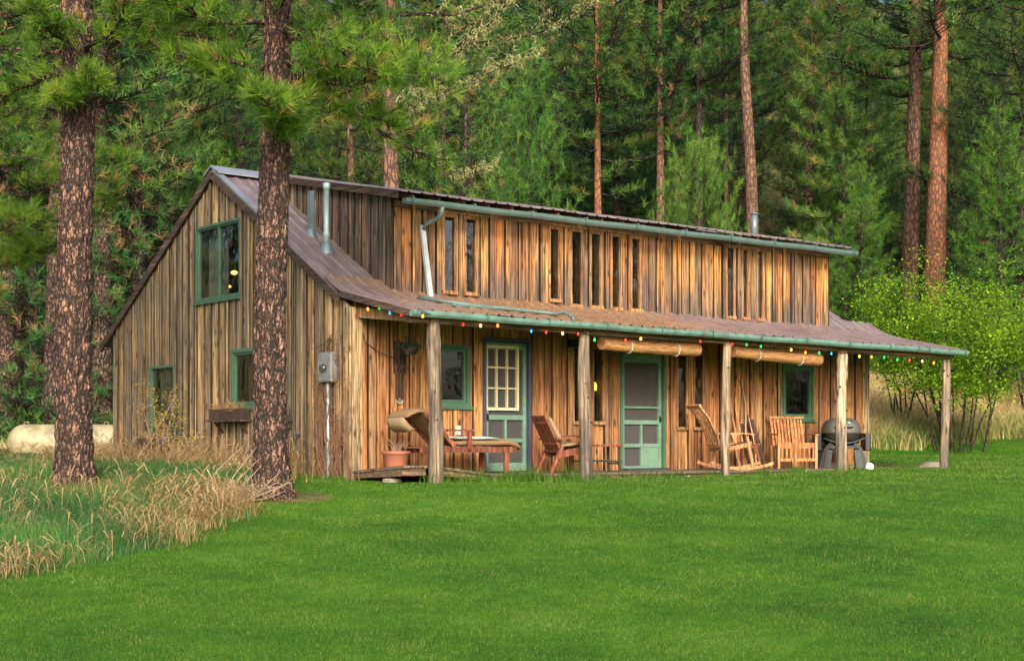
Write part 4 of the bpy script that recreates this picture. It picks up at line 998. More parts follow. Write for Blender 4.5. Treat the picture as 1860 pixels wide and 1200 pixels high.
# meter and conduit on gable
t = tag(empty('electric_meter', H(-.03, .45, 0), PHI), 'grey electric meter box with conduit running down to the grass on the gable wall', 'meter')
MB().box(-.15, -.03, -.13, .22, 1.42, 1.86).build('box', M['meter'], t, bevel=.015)
MB().tube([(-.15, .04, 1.62), (-.20, .04, 1.62)], .07, 16).build('dial_glass', M['glass'], t, True)
MB().tube([(-.08, .04, -.15), (-.08, .04, 1.42)], .026, 10).build('conduit', M['galv'], t, True)
MB().tube([(-.09, .02, 1.86), (-.09, .02, 2.02), (-.05, .02, 2.06)], .022, 8).build('top_conduit', M['dkwood'], t, True)
MB().tube([(-.15, -.2, 2.12), (-.12, .1, 1.98), (-.1, .5, 1.93)], .006, 5).build('wire', M['cord'], t)
# little birdhouse box
t = tag(empty('bird_box', H(-.05, 1.70, 0), PHI), 'small dark box with sloping roof on the gable wall beside the big trunk', 'bird box')
MB().box(-.12, 0, -.07, .07, .74, .84).build('box', M['dkwood'], t); MB().hexa([(-.15, -.10, .845), (0, -.10, .845), (0, .10, .845), (-.15, .10, .845), (-.10, -.02, .97), (0, -.02, .97), (0, .02, .97), (-.10, .02, .97)]).build('roof', M['dkwood'], t)
t = tag(empty('garden_tap', H(-.05, 1.42, 0), PHI), 'dark garden tap and hose end on the gable wall above the grass', 'tap')
MB().tube([(0, 0, .62), (-.07, 0, .62), (-.09, 0, .56)], .02, 8).build('spout', M['cord'], t); MB().tube([(-.05, -.04, .67), (-.05, .04, .67)], .014, 7).build('handle', M['darkpipe'], t)
# window boxes
def wbox(label, w0, w1, h, seed, stuffm):
    t = tag(empty('window_box', H(-.06, w0, h), PHI), label, 'window box', 'window boxes on the gable wall'); L = w1-w0
    mb = MB(); mb.box(-.20, -.18, 0, L, 0, .17).box(-.02, 0, 0, L, 0, .17).box(-.18, -.02, 0, .02, 0, .17).box(-.18, -.02, L-.02, L, 0, .17).box(-.22, 0, -.05, L+.05, -.04, -.004); mb.build('trough', M['dkwood'], t)
    for y in (.12, L-.12): MB().beam((-.16, y, -.04), (0, y, -.22), .03, .03).build('bracket', M['dkwood'], t)
    r_ = np.random.default_rng(seed); a_ = np.stack([-.1+r_.normal(size=60)*.05, r_.random(60)*L, .13+r_.random(60)*.12], -1)
    npmesh('dry_plants', *needles(a_, unit(r_.normal(size=(60, 3))*.6+[0, 0, 1]), 5, .13, .012, r_.random(60)*.8, rg=r_), stuffm, t)
wbox('wooden window box with dried plants below the middle gable window beside the trunk', 2.96, 4.04, .90, 3, M['dry'])
wbox('rusty red low window box below the left gable window behind dry grass', 5.70, 6.85, .42, 6, M['dry'])
# ---------------------------------------------------------------- propane tank
t = tag(empty('propane_tank', (-11.35, 37.6, G(-11.35, 37.6)-.30), R(4)), 'long cream propane tank lying on legs behind the big left trunk', 'propane tank')
V = []; F = []; n = 28; prof = []
for k in range(9): a = math.pi/2*k/8; prof.append((-1.05-.42*math.cos(a), .46*math.sin(a)))
for k in range(9): a = math.pi/2*(1-k/8); prof.append((1.05+.42*math.cos(a), .46*math.sin(a)))
for x, r in prof:
    for k in range(n): a = 2*math.pi*k/n; V.append((x, r*math.cos(a), .58+r*math.sin(a)))
for i in range(len(prof)-1):
    for k in range(n): F.append((i*n+k, i*n+(k+1) % n, (i+1)*n+(k+1) % n, (i+1)*n+k))
MB().add(V, F, .5).build('shell', M['tank'], t, True)
for x in (-.8, .8): MB().hexa([(x-.05, -.3, 0), (x+.05, -.3, 0), (x+.05, .3, 0), (x-.05, .3, 0), (x-.05, -.25, .25), (x+.05, -.25, .25), (x+.05, .25, .25), (x-.05, .25, .25)]).build('leg', M['stone'], t)
MB().lathe([(0, 1.0), (.24, 1.0), (.25, 1.12), (.18, 1.19), (0, 1.21)], 16).build('valve_dome', M['meter'], t, True)
for x in (-1.0, 1.0): MB().tube([(x-.06, 0, 1.02), (x-.05, 0, 1.1), (x+.05, 0, 1.1), (x+.06, 0, 1.02)], .014, 6).build('lifting_lug', M['tank'], t)

# ---------------------------------------------------------------- two big pines in front
def bigtrunk(name, label, x, y, dia, hgt, seed, mat_, lean=(0, 0)):
    t = tag(empty(name, (x, y, G(x, y))), label, 'tree')
    n = 110; K = int(hgt/.035); V = np.zeros((K+1, n, 3)); 
    for k in range(K+1):
        z = -.15+(hgt+.15)*k/K; f = z/hgt
        r = dia/2*(1.06-.28*f)*(1+.40*math.exp(-max(z, 0)/.26))
        cx = lean[0]*z+.03*math.sin(z*.9+seed); cy = lean[1]*z+.02*math.cos(z*.7+seed)
        for j in range(n):
            a = 2*math.pi*j/n; ca, sa = math.cos(a), math.sin(a)
            p = Vector((ca*r*13+seed*3, sa*r*13, z*4.0))
            d = noise.voronoi(p)[0]; e = min(1, (d[1]-d[0])*2.6)
            nn = noise.noise(p*2.1)*.3+noise.noise(Vector((ca*2+seed, sa*2, z*.6)))*.5
            q = r*(1+.02*nn)+.026*(e-1)+.008*nn
            V[k, j] = (cx+q*ca, cy+q*sa, z)
    i = np.arange(K)[:, None]*n; j = np.arange(n)[None, :]; j2 = (j+1) % n
    F = np.stack([i+j, i+j2, i+n+j2, i+n+j], -1).reshape(-1, 4)
    npmesh('trunk', V.reshape(-1, 3), F, np.full(len(F), .5), mat_, t, True)
    return t
def limbs(t, specs, seed, mat_, needle=.19, nn=34, wd=.0075, bark=M['bark2'], name='crown', density=1.0, bare=False):
    """specs: (start xyz, direction xyz, length, radius, droop)"""
    rg = np.random.default_rng(seed); paths = []; PT = []; DR = []; TN = []
    for (st, d, L, r, dr) in specs:
        p = np.array(st, float); d = np.array(d, float); d /= np.linalg.norm(d); pts = [p.copy()]; K = 9; dirs = []
        for k in range(K):
            d = d+rg.normal(size=3)*.13+np.array([0, 0, -dr+(.20*k/K)]); d /= np.linalg.norm(d); p = p+d*L/K; pts.append(p.copy()); dirs.append(d.copy())
        paths.append((pts, [r*(1-.85*k/K) for k in range(K+1)]))
        for k in range(2, K+1):
            for s_ in (-1, 1, 0):
                for rep in range(1 if density < 1.5 else 2):
                    if rg.random() > density: continue
                    dd = dirs[k-1]; side = np.cross(dd, [0, 0, 1.]); side /= np.linalg.norm(side)+1e-9
                    b = unit(dd*.6+side*s_*rg.uniform(.5, 1.1)+np.array([0, 0, rg.uniform(-.25, .55)]))
                    ll = L*rg.uniform(.10, .28)*(1.2-.6*k/K)
                    q0 = pts[k]; q1 = q0+b*ll*.5+rg.normal(size=3)*.03; q2 = q0+b*ll+np.array([0, 0, ll*.15])
                    paths.append(([q0, q1, q2], [r*.3, r*.2, r*.12]))
                    e = [q2]; 
                    for z in range(2):
                        b2 = unit(b+rg.normal(size=3)*.5); q3 = q1+b2*ll*rg.uniform(.3, .7); paths.append(([q1, q3], [r*.16, r*.09])); e.append(q3)
                    for q in e:
                        PT.append(q); DR.append(unit(b*.7+np.array([0, 0, .5])+rg.normal(size=3)*.25)); TN.append(rg.random()*.7+.1)
    if not bare:
        TN = np.array(TN); TN = np.where(rg.random(len(TN)) < .05, .97, TN)
        V, F, T = needles(np.array(PT), np.array(DR), nn, needle, wd, TN, .55, .10, rg)
        npmesh(name, V, F, T, mat_, t)
    wood_tubes(paths, 5).build('branches', bark, t, smooth=True)
    return paths
tA = bigtrunk('ponderosa_pine', 'thick ponderosa pine trunk with red flaking bark in the dry grass at far left', -5.62, 19.0, .47, 8.6, 3, M['bark'], (.0, 0))
tB = bigtrunk('ponderosa_pine', 'thick ponderosa pine trunk standing before the gable of the house', -3.10, 19.0, .43, 8.6, 9, M['bark2'] if False else M['bark'], (.008, 0))
rg = np.random.default_rng(2)
sp = []
for z, dx, dy, L, r in ((4.75, .2, -1, 1.0, .03), (5.2, 1, -.7, 2.0, .045), (5.5, -1, -.5, 1.5, .04), (4.55, .8, -.6, 1.1, .03), (5.9, 1, -.2, 2.3, .05), (6.3, .5, -1, 1.8, .04), (6.4, -1, -.3, 2.0, .05), (5.05, .6, -1, 1.6, .035), (6.8, 1, -.4, 2.6, .05), (6.7, -.6, -1, 1.8, .05), (7.2, 1, .2, 2.6, .06), (7.4, -1, 0, 2.4, .06), (7.3, .2, -1, 1.6, .05), (5.4, 1, .3, 2.7, .05)):
    sp.append(((.04, 0, z), (dx, dy, .12), L, r, .05))
for z, dx, dy, L, r in ((5.0, 1, -.3, 1.5, .04), (5.6, 1, -.55, 2.5, .05), (6.0, .9, -.7, 2.2, .05), (6.5, 1, 0, 2.9, .05), (5.3, -1, -.3, 1.0, .03), (6.1, -1, -.6, 1.6, .04)):
    sp.append(((.04, 0, z), (dx, dy, .05), L, r, .075))
limbs(tB, sp, 21, M['pinenear'], needle=.21)
sp = []
for z, dx, dy, L, r in ((5.2, .2, -1, .8, .03), (5.5, -1, -.6, 1.4, .04), (5.7, 1, -.6, 1.7, .04), (5.9, -.3, -1, 1.1, .04), (6.2, 1, 0, 2.0, .05), (6.3, -1, 0, 1.8, .05), (6.9, .8, -.6, 2.0, .05), (7.0, -1, -.4, 2.0, .05), (7.3, .2, -1, 1.4, .05), (5.35, .6, -.8, .9, .03)):
    sp.append(((0, 0, z), (dx, dy, .05), L, r, .05))
limbs(tA, sp, 22, M['pinenear'], nn=34)
# lichen-hung dead limb reaching right from a pine whose trunk hides behind the big one
sp = [((-1.9, 25.5, 8.6), (1, -.2, -.25), 3.6, .06, .02), ((-1.2, 25.3, 8.0), (1, -.2, -.5), 2.4, .035, .04), ((-1.5, 25.3, 8.5), (1, 0, .02), 3.4, .04, .03)]
tC = tag(empty('lichen_pine', (-2.45, 25.9+4, 0)), 'pine behind the roof with dead limbs hung with pale lichen', 'tree')
zc = G(-2.45, 29.9)
MB().tube([(0, 0, zc-.1), (.05, 0, 5), (-.05, 0, 9), (0, 0, 12.5), (0, 0, 16)], [.2, .17, .14, .10, .03], 14).build('trunk', M['barkfar'], tC, True)
sp = [((0, 0, z), (math.cos(a), math.sin(a), .0), L, .045, .03) for z, a, L in ((9.0, -.5, 3.6), (9.6, .15, 4.2), (8.4, -.15, 3.0), (8.2, -.9, 2.5), (10.2, -.4, 3.8), (7.6, .1, 2.4))]
pa = limbs(tC, sp, 31, M['pine'], bare=True, bark=M['barkdark'])
PT = []; 
for pts, rad in pa:
    for a, b in zip(pts, pts[1:]):
        for q in range(3): PT.append(np.array(a)*(1-q/3)+np.array(b)*(q/3))
PT = np.array(PT); r_ = np.random.default_rng(8); PT = PT[r_.random(len(PT)) < .75]
npmesh('lichen', *needles(PT, unit(r_.normal(size=(len(PT), 3))*.6+[0, 0, -.7]), 9, .11, .012, r_.random(len(PT)), .7, rg=r_), M['lichen'], tC)
sp = [((0, 0, z), (math.cos(a), math.sin(a), .1), L, .05, .03) for z, a, L in ((10.6, 2.4, 2.6), (11.5, -1.2, 2.6), (12.4, .3, 2.8), (11, -2.4, 2.8), (12.6, 2.2, 2.6), (13.5, -.6, 2.4), (14.4, 1.5, 2.2), (15.3, -2, 1.6), (9.6, -1.9, 2.6), (9.0, 2.9, 2.4))]
limbs(tC, sp, 33, M['pine'], nn=34, needle=.22, wd=.009, density=2)
# needle branch at far left frame edge
tD = tag(empty('left_edge_pine', (-8.9, 24.5, 0)), 'pine with bright needle tufts and scattered dead needles at the left edge', 'tree'); zc = G(-8.9, 24.5)
MB().tube([(0, 0, zc-.1), (.03, 0, 4), (-.05, 0, 8), (0, 0, 14)], [.22, .2, .17, .08], 14).build('trunk', M['bark2'], tD, True)
sp = [((0, 0, z), (math.cos(a), math.sin(a), .05), L, .04, .05) for z, a, L in ((4.4, -.6, 1.3), (5.0, -.9, 1.9), (5.3, -.2, 2.1), (5.8, -1.5, 1.9), (6.2, -.5, 2.4), (6.8, -1.0, 2.4), (7.3, .1, 2.6), (7.9, -.7, 2.6), (8.4, -1.6, 2.4), (9.0, -.3, 2.6), (4.7, .3, 1.3), (8.8, .4, 2.8), (6.4, .6, 2.2), (4.0, -1.2, 1.2))]
limbs(tD, sp, 35, M['pinenear'], nn=40, wd=.006, needle=.22)

# ---------------------------------------------------------------- forest
TV = {}
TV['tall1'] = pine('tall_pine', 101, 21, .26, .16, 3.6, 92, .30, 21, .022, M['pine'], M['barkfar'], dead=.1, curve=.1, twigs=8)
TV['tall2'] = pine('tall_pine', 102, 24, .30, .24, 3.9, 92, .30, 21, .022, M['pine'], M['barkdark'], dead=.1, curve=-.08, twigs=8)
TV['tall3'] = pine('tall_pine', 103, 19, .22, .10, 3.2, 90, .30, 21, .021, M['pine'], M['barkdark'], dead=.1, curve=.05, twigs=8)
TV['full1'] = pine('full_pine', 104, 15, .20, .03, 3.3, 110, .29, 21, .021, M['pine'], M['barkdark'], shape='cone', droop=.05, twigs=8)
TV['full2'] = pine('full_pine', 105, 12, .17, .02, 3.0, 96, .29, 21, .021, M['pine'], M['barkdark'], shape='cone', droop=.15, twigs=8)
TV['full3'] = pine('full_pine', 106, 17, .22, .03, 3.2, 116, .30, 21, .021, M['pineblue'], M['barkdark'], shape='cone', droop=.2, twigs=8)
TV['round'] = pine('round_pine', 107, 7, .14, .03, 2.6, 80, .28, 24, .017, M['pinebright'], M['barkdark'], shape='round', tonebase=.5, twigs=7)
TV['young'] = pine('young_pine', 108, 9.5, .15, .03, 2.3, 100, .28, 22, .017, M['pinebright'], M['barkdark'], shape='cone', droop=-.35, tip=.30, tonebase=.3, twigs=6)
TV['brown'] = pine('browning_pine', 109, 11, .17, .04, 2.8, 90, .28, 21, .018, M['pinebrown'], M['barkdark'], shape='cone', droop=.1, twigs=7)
used = {k: False for k in TV}
allt = []
def place(kind, x, y, sc, rz, label, group=None, mats=None, name=None, zoff=0):
    r = TV[kind]
    if used[kind]: r = copy_tree(TV[kind])
    used[kind] = True
    r.location = (x, y, G(x, y)-.1+zoff); r.rotation_euler = (0, 0, rz); r.scale = (sc, sc, sc) if not isinstance(sc, tuple) else sc
    if mats:
        for ch in [c for c in bpy.data.objects if c.parent == r]:
            base = ch.name.split('.')[0]
            if base in mats: ch.material_slots[0].link = 'OBJECT'; ch.material_slots[0].material = mats[base]
    tag(r, label, 'tree', group); allt.append((x, y)); return r
def at(px, z): return (px-930)/2680*z
B_ = lambda m_: {'trunk': m_}
# trees one can tell apart
place('young', at(948, 44), 44, (.82, .82, 1.27), .3, 'bright green cone-shaped young pine standing above the middle of the roof')
place('round', at(1262, 44), 44, (.6, .6, 1.14), 1, 'small round bright green pine peeking over the roof right of centre')
place('brown', at(262, 44), 44, 1.15, 2, 'pine with browning needle tips left of the gable roof')
place('brown', at(60, 44), 44, 1.1, 1, 'pine with browning needle tips behind the propane tank at the left edge')
def lone(px, z, dpx, height, label, mat_, seed, lean=0, crown=.55, crw=2.6, bmat=M['pine'], nb=34):
    x = at(px, z); r = dpx/2*z/2680
    t = pine('straight_trunk_pine', seed, height, r, crown, crw, nb+22, .30, 21, .021, bmat, mat_, dead=.15, curve=lean, twigs=8)
    t.location = (x, z, G(x, z)-.1); tag(t, label, 'tree'); allt.append((x, z))
lone(1693, 50, 43, 24, 'tall orange-barked pine rising behind the bright shrub at right', M['barkorange'], 201, 0, .47, 4.4, nb=46)
lone(1648, 53, 35, 24, 'slimmer brown-barked pine just left of the tall orange-barked pine', M['barkfar'], 202, .0, .40, 3.0)
lone(1712, 60, 30, 25, 'pine trunk half hidden behind the tall orange-barked pine', M['barkfar'], 203, .0, .48, 3.0)
lone(1352, 52, 27, 25, 'tall slightly crooked reddish pine trunk above the stove pipe', M['barkfar'], 204, .22, .55, 3.2)
lone(1088, 53, 19, 19, 'pale brown pine trunk rising behind the dormer roof right of centre', M['barkorange'], 205, 0, .40, 3.0)
lone(1195, 53, 21, 20, 'reddish pine trunk left of the pair over the dormer roof', M['barkfar'], 206, .05, .42, 2.8)
lone(1228, 57, 17, 20, 'thin reddish pine trunk, middle one over the dormer roof', M['barkfar'], 207, 0, .42, 2.6)
lone(1270, 54, 20, 21, 'dark pine trunk directly behind the round bright pine', M['barkdark'], 208, 0, .40, 2.6)
lone(1320, 62, 10, 20, 'thin brown pine trunk left of the crooked reddish one', M['barkfar'], 209, 0, .45, 2.6)
lone(1535, 54, 9, 16, 'slender black-stemmed pine above the right end of the dormer', M['barkdark'], 210, 0, .25, 2.0, nb=40)
lone(645, 50, 19, 20, 'brown pine trunk showing above the dormer side wall', M['barkfar'], 211, .05, .38, 2.8)
lone(12, 43, 44, 19, 'dark thick pine trunk at the left edge of the photo', M['bark2'], 212, .0, .30, 3.2)
lone(32, 46, 22, 18, 'reddish pine trunk just right of the dark left edge trunk', M['barkfar'], 213, .0, .35, 2.6)
lone(92, 42, 34, 20, 'dark pine trunk just left of the thick red ponderosa', M['bark2'], 214, .0, .38, 3.0)
lone(184, 43, 38, 20, 'pine trunk between the thick red ponderosa and the house corner', M['bark2'], 215, .02, .36, 3.0)
lone(247, 46, 26, 20, 'pine trunk half hidden in needles left of the gable peak', M['barkfar'], 216, .02, .45, 3.0)
lone(860, 56, 16, 24, 'dark pine trunk with dead brown twigs at top centre', M['barkdark'], 217, .05, .5, 3.0)
place('full2', at(1822, 46), 46, .75, 1, 'blue green young pine at the right edge behind the bright shrub', mats={'crown': M['pinebright']})
place('full2', at(1568, 50), 50, .62, 2, 'young pine behind the right end of the house')
# the rest of the wood
rg = np.random.default_rng(77); kinds = ['tall1', 'tall2', 'tall3', 'full1', 'full2', 'full3']
cnt = 0
LM = [(-40, 'at the left edge'), (55, 'over the propane tank'), (133, 'behind the left big trunk'), (205, 'over the far house corner'), (300, 'over the left roof slope'), (393, 'over the gable peak'), (493, 'behind the right big trunk'), (590, 'over the vent pipe'), (712, 'over the near dormer corner'), (788, 'over the first porch post'), (850, 'over the paired upper windows'), (915, 'over the first screen door'), (985, 'over the armchair'), (1060, 'over the second porch post'), (1163, 'over the second screen door'), (1240, 'over the paired porch windows'), (1318, 'over the third porch post'), (1373, 'over the stove pipe'), (1446, 'over the right green porch window'), (1528, 'over the fourth porch post'), (1600, 'beyond the dormer end'), (1650, 'over the smaller shrub'), (1717, 'over the last porch post'), (1790, 'over the large shrub'), (1850, 'at the right edge')]
ROWS = ['first', 'second', 'third', 'fourth', 'fifth', 'sixth', 'seventh', 'last']
usedlab = set()
def treelabel(word, ri, px):
    for d, l in sorted((abs(px-q), l) for q, l in LM):
        lab = '%s in the %s row of the wood, %s' % (word, ROWS[ri], l)
        if lab not in usedlab: usedlab.add(lab); return lab
def far_enough(x, y, d):
    return all((x-a)**2+(y-b)**2 > d*d for a, b in allt)
rows = [(50, 2.7), (57, 3.2), (65, 3.6), (74, 4.0), (84, 4.6), (95, 5.2), (108, 6.0), (123, 7.0)]
for ri, (yy, stp) in enumerate(rows):
    half = .385*yy+3; x = -half+rg.random()*stp
    while x < half:
        X = x+rg.normal()*stp*.2; Y = yy+rg.normal()*2.2; x += stp*(.85+.3*rg.random())
        pxx = 930+2680*X/Y
        if not far_enough(X, Y, 2.3): continue
        if ri < 2 and any(abs(pxx-q) < 75 for q in (1088, 1195, 1240, 1352, 1650, 1693, 645)): continue
        if ri < 2: k = rg.choice(kinds, p=[.14, .1, .16, .22, .26, .12])
        else: k = rg.choice(kinds, p=[.18, .18, .2, .18, .14, .12])
        s_ = rg.uniform(.75, 1.15)
        word = {'t': 'tall pine', 'f': 'bushy pine'}[k[0]]
        lab = treelabel(word, ri, 930+2680*X/Y)
        place(k, X, Y, s_, rg.random()*6.28, lab, 'pines of the wooded slope'); cnt += 1
# wood continuing to both sides (seen from a step aside and in the window panes)
for i in range(26):
    sd_ = -1 if i % 2 else 1
    X = sd_*rg.uniform(24, 48) if sd_ > 0 else -rg.uniform(15, 34); Y = rg.uniform(14, 46) if sd_ > 0 else rg.uniform(24, 46)
    if abs(X) < .37*Y+2.5: continue
    if not far_enough(X, Y, 3.5): continue
    k = kinds[i % 6]; place(k, X, Y, rg.uniform(.7, 1), rg.random()*6.28, 'pine of the wood beside the clearing, outside the view', 'pines beside the clearing')
for X, Y, s_ in ((30, 9, .9), (34, 16, 1), (27, 20, .8), (38, 4, 1), (33, -2, 1.0)): place('tall3' if s_ < 1 else 'full1', X, Y, s_, X, 'pine of the wood beside the clearing, outside the view', 'pines beside the clearing')
print('trees', len(allt))
# low brush under the trees: uncountable
r_ = np.random.default_rng(5); n_ = 2600
bx_ = r_.uniform(-1, 1, n_); by_ = 41+70*r_.random(n_)**1.3; bx_ = bx_*(.38*by_+2)
k = ~((bx_ > 2) & (by_ < 49)); bx_, by_ = bx_[k], by_[k]
PT = []; 
for a, b in zip(bx_, by_):
    q = r_.integers(6, 16); s_ = r_.uniform(.3, .8)
    PT.append(np.stack([a+r_.normal(size=q)*s_, b+r_.normal(size=q)*s_, ground(np.full(q, a), np.full(q, b))+np.abs(r_.normal(size=q))*s_*.8], -1))
PT = np.concatenate(PT); V, F, T = needles(PT, unit(r_.normal(size=PT.shape)*.5+[0, 0, 1]), 8, .30, .05, r_.random(len(PT)), .8, rg=r_)
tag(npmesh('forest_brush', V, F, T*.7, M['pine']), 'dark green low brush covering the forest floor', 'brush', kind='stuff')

# ---------------------------------------------------------------- bright shrub at right
def shrub(name, label, cat, x, y, height, rad, nst, nlv, lsz, mat_, seed, bark=M['barkdark'], lobes=None, stemr=.026, flat=.55, low=.2):
    r = np.random.default_rng(seed); root = tag(empty(name, (x, y, G(x, y))), label, cat); paths = []; tips = []
    for i in range(nst):
        lowcut = height*low
        az = i*2.399+r.normal()*.3; out = rad*r.uniform(.35, 1.0); h = height*r.uniform(.55, .98)*(1-.25*(out/rad)**2)
        p0 = np.array([math.cos(az), math.sin(az), 0])*r.uniform(.05, .30)*rad; e = np.array([math.cos(az)*out, math.sin(az)*out, h])
        pts = [p0]; 
        for k in range(1, 7):
            q = k/6; pts.append(p0+(e-p0)*q+np.array([0, 0, height*.10*math.sin(q*3.14)])+r.normal(size=3)*.03*height*q)
        paths.append((pts, [stemr*(1-.82*k/6) for k in range(7)]))
        for k in range(2, 7):
            if pts[k][2] < lowcut: continue
            for b in range(4):
                d = unit(r.normal(size=3)*[1, 1, .45]+(pts[k]-np.array([0, 0, height*.35]))*[.5, .5, .12]/rad+[0, 0, .25]); L = rad*r.uniform(.16, .42)
                q1 = pts[k]+d*L*.5+[0, 0, .02]; q2 = pts[k]+d*L*(1.6 if r.random() < .15 else 1)
                paths.append(([pts[k], q1, q2], [stemr*.28, stemr*.18, stemr*.08])); tips += [(q1, d, L*.5), (q2, d, L*.5)]
    nt_ = len(tips); per = max(1, nlv//nt_); C = np.array([t_[0] for t_ in tips]); Ls = np.array([t_[2] for t_ in tips])
    tone_t = np.clip(.5+r.normal(size=nt_)*.28, 0, 1)
    P_ = np.repeat(C, per, 0)+r.normal(size=(nt_*per, 3))*np.repeat(Ls, per)[:, None]*np.array([.75, .75, flat*.75])
    nrm = unit(r.normal(size=P_.shape)*.55+[0, 0, 1]); u = unit(np.cross(nrm, r.normal(size=P_.shape))); v = np.cross(nrm, u); s = lsz*(.6+.7*r.random((len(P_), 1)))
    V = np.stack([P_-u*s*.5, P_+v*s*.28, P_+u*s*.5, P_-v*s*.28], 1).reshape(-1, 3); F = np.arange(len(V)).reshape(-1, 4)
    npmesh('leaves', V, F, np.clip(np.repeat(tone_t, per)+r.normal(size=len(P_))*.12, 0, 1), mat_, root)
    wood_tubes(paths, 6).build('stems', bark, root, smooth=True); return root
shrub('leafy_shrub', 'large bright yellow green leafy shrub behind the last porch post at right', 'shrub', at(1738, 38.5), 38.5, 5.2, 2.3, 16, 40000, .078, M['bush'], 61, low=.22)
shrub('leafy_shrub', 'smaller low bright green shrub between house end and the large shrub', 'shrub', at(1640, 42), 42, 3.3, 1.0, 8, 7000, .078, M['bush'], 62, low=.42)
shrub('leafy_shrub', 'bright green shrub cut off by the right edge of the photo', 'shrub', at(1880, 43), 43, 4.3, 1.8, 14, 12000, .08, M['bush'], 63, low=.45)
# yellow shrub at gable
p = H(-.65, 5.0); shrub('yellow_shrub', 'thin yellow leaved shrub growing against the gable wall', 'shrub', p.x, p.y, 1.75, .55, 9, 900, .05, M['yellow'], 64, M['twig'], stemr=.012)
p = H(-.7, 4.1); shrub('yellow_shrub', 'low yellow leaved shrub beneath the window box beside the trunk', 'shrub', p.x, p.y, 1.0, .5, 6, 420, .045, M['yellow'], 65, M['twig'], stemr=.01)
# dead vines around the meter
r_ = np.random.default_rng(9); mb = MB()
vo = tag(empty('dead_vine', H(-.06, 0, 0), PHI), 'tangle of leafless brown vines climbing the wall round the electric meter', 'vine')
for i in range(46):
    w = r_.normal()*.28+.42; pts = [(-.02, w, -.05)]; h = 0; top = r_.uniform(.7, 2.0)
    while h < top:
        h += .14; w += r_.normal()*.05; pts.append((-.03-.05*r_.random(), w, h))
    mb.tube(pts, [.011*(1-.7*k/len(pts)) for k in range(len(pts))], 4, r_.random(), caps=False)
for i in range(90):
    w = r_.normal()*.30+.42; h = r_.uniform(.8, 2.1); d = r_.normal(size=2)*.16
    mb.tube([(-.05, w, h), (-.09, w+d[0]*.6, h+d[1]*.5), (-.08, w+d[0], h+d[1])], [.005, .004, .002], 4, r_.random(), caps=False)
mb.build('stems', M['vine'], vo)
# dead branches leaning at the foot of trunk B
r_ = np.random.default_rng(10)
vo = tag(empty('dead_branches', (-3.45, 18.6, G(-3.45, 18.6))), 'pile of dead grey branches leaning at the foot of the trunk before the gable', 'branches'); mb = MB()
for i in range(16):
    a = r_.normal()*.25+.55; L = r_.uniform(.5, 1.15); b = np.array([r_.normal()*.2-.1, r_.normal()*.15, 0]); e = b+np.array([math.cos(a)*L*.75, r_.normal()*.12, math.sin(a)*L]); md = (b+e)/2+r_.normal(size=3)*.04
    mb.tube([b, md, e], [.012, .009, .004], 5, r_.random())
    for q in range(3):
        s_ = b+(e-b)*r_.uniform(.3, .9); mb.tube([s_, s_+r_.normal(size=3)*.12+[0, 0, .05]], [.005, .002], 4)
mb.build('sticks', M['twig'], vo)
vo = tag(empty('leaning_pole', H(-.25, 5.9, 0), PHI), 'bare pole leaning against the left gable window', 'pole'); MB().tube([(-.5, .25, 0), (-.2, -.1, .6), (.12, -.35, 1.35)], [.022, .018, .012], 6).build('shaft', M['twig'], vo)

# ---------------------------------------------------------------- grasses
def blades(n, X, Y, h, w, lean, seg, tone, r, zoff=-.01, droop=0.0, wmul=None):
    """curved strips; n blades, seg segments -> quads"""
    az = r.random(n)*6.283; dx, dy = np.cos(az), np.sin(az); ln = lean*(.3+r.random(n)); Z = ground(X, Y)+zoff
    px, py = -np.sin(az+r.normal(size=n)*.6), np.cos(az+r.normal(size=n)*.6)
    V = np.zeros((n, seg+1, 2, 3))
    for k in range(seg+1):
        q = k/seg; off = h*ln*q**2; zz = h*(q-droop*q**4*(.5+ln))
        ww = (w*(1-q)**.7+w*.05)/2 if wmul is None else w*wmul[k]/2
        cx = X+dx*off; cy = Y+dy*off
        V[:, k, 0] = np.stack([cx-px*ww, cy-py*ww, Z+zz], -1); V[:, k, 1] = np.stack([cx+px*ww, cy+py*ww, Z+zz], -1)
    i = (np.arange(n)*(seg+1)*2)[:, None]+(np.arange(seg)*2)[None, :]
    F = np.stack([i, i+1, i+3, i+2], -1).reshape(-1, 4)
    return V.reshape(-1, 3), F, np.repeat(tone, seg)
def join(L):
    V = []; F = []; T = []; o = 0
    for v, f, t_ in L: V.append(v); F.append(f+o); T.append(t_); o += len(v)
    return np.concatenate(V), np.concatenate(F), np.concatenate(T)
def nfield(X, Y, s, seed=0.):
    return np.sin(X*s+seed)*np.cos(Y*s*1.13+seed*2)+.6*np.sin(X*s*2.3+Y*s*1.7+seed)+.4*np.cos(X*s*4.1-Y*s*3.3)
def wildmask(X, Y):   # positive inside the unmown corner
    a = -(X+3.25+.25*np.sin(Y*2.1)); b = -((X+3.25)+(15.6-Y)*.45+.2*np.sin(X*2.3+1))
    return np.minimum(a, b)
def hl(X, Y):
    a = X-HC.x; b = Y-HC.y; return CU*a+SU*b, -SU*a+CU*b
def inhouse(X, Y, m_=0):
    s, w = hl(X, Y); return ((s > -.08-m_) & (s < 11.9+m_) & (w > -.02-m_) & (w < 8.6)) | ((s > -.08) & (s < 9.45) & (w > -1.36) & (w < .1))
r_ = np.random.default_rng(15); parts = []
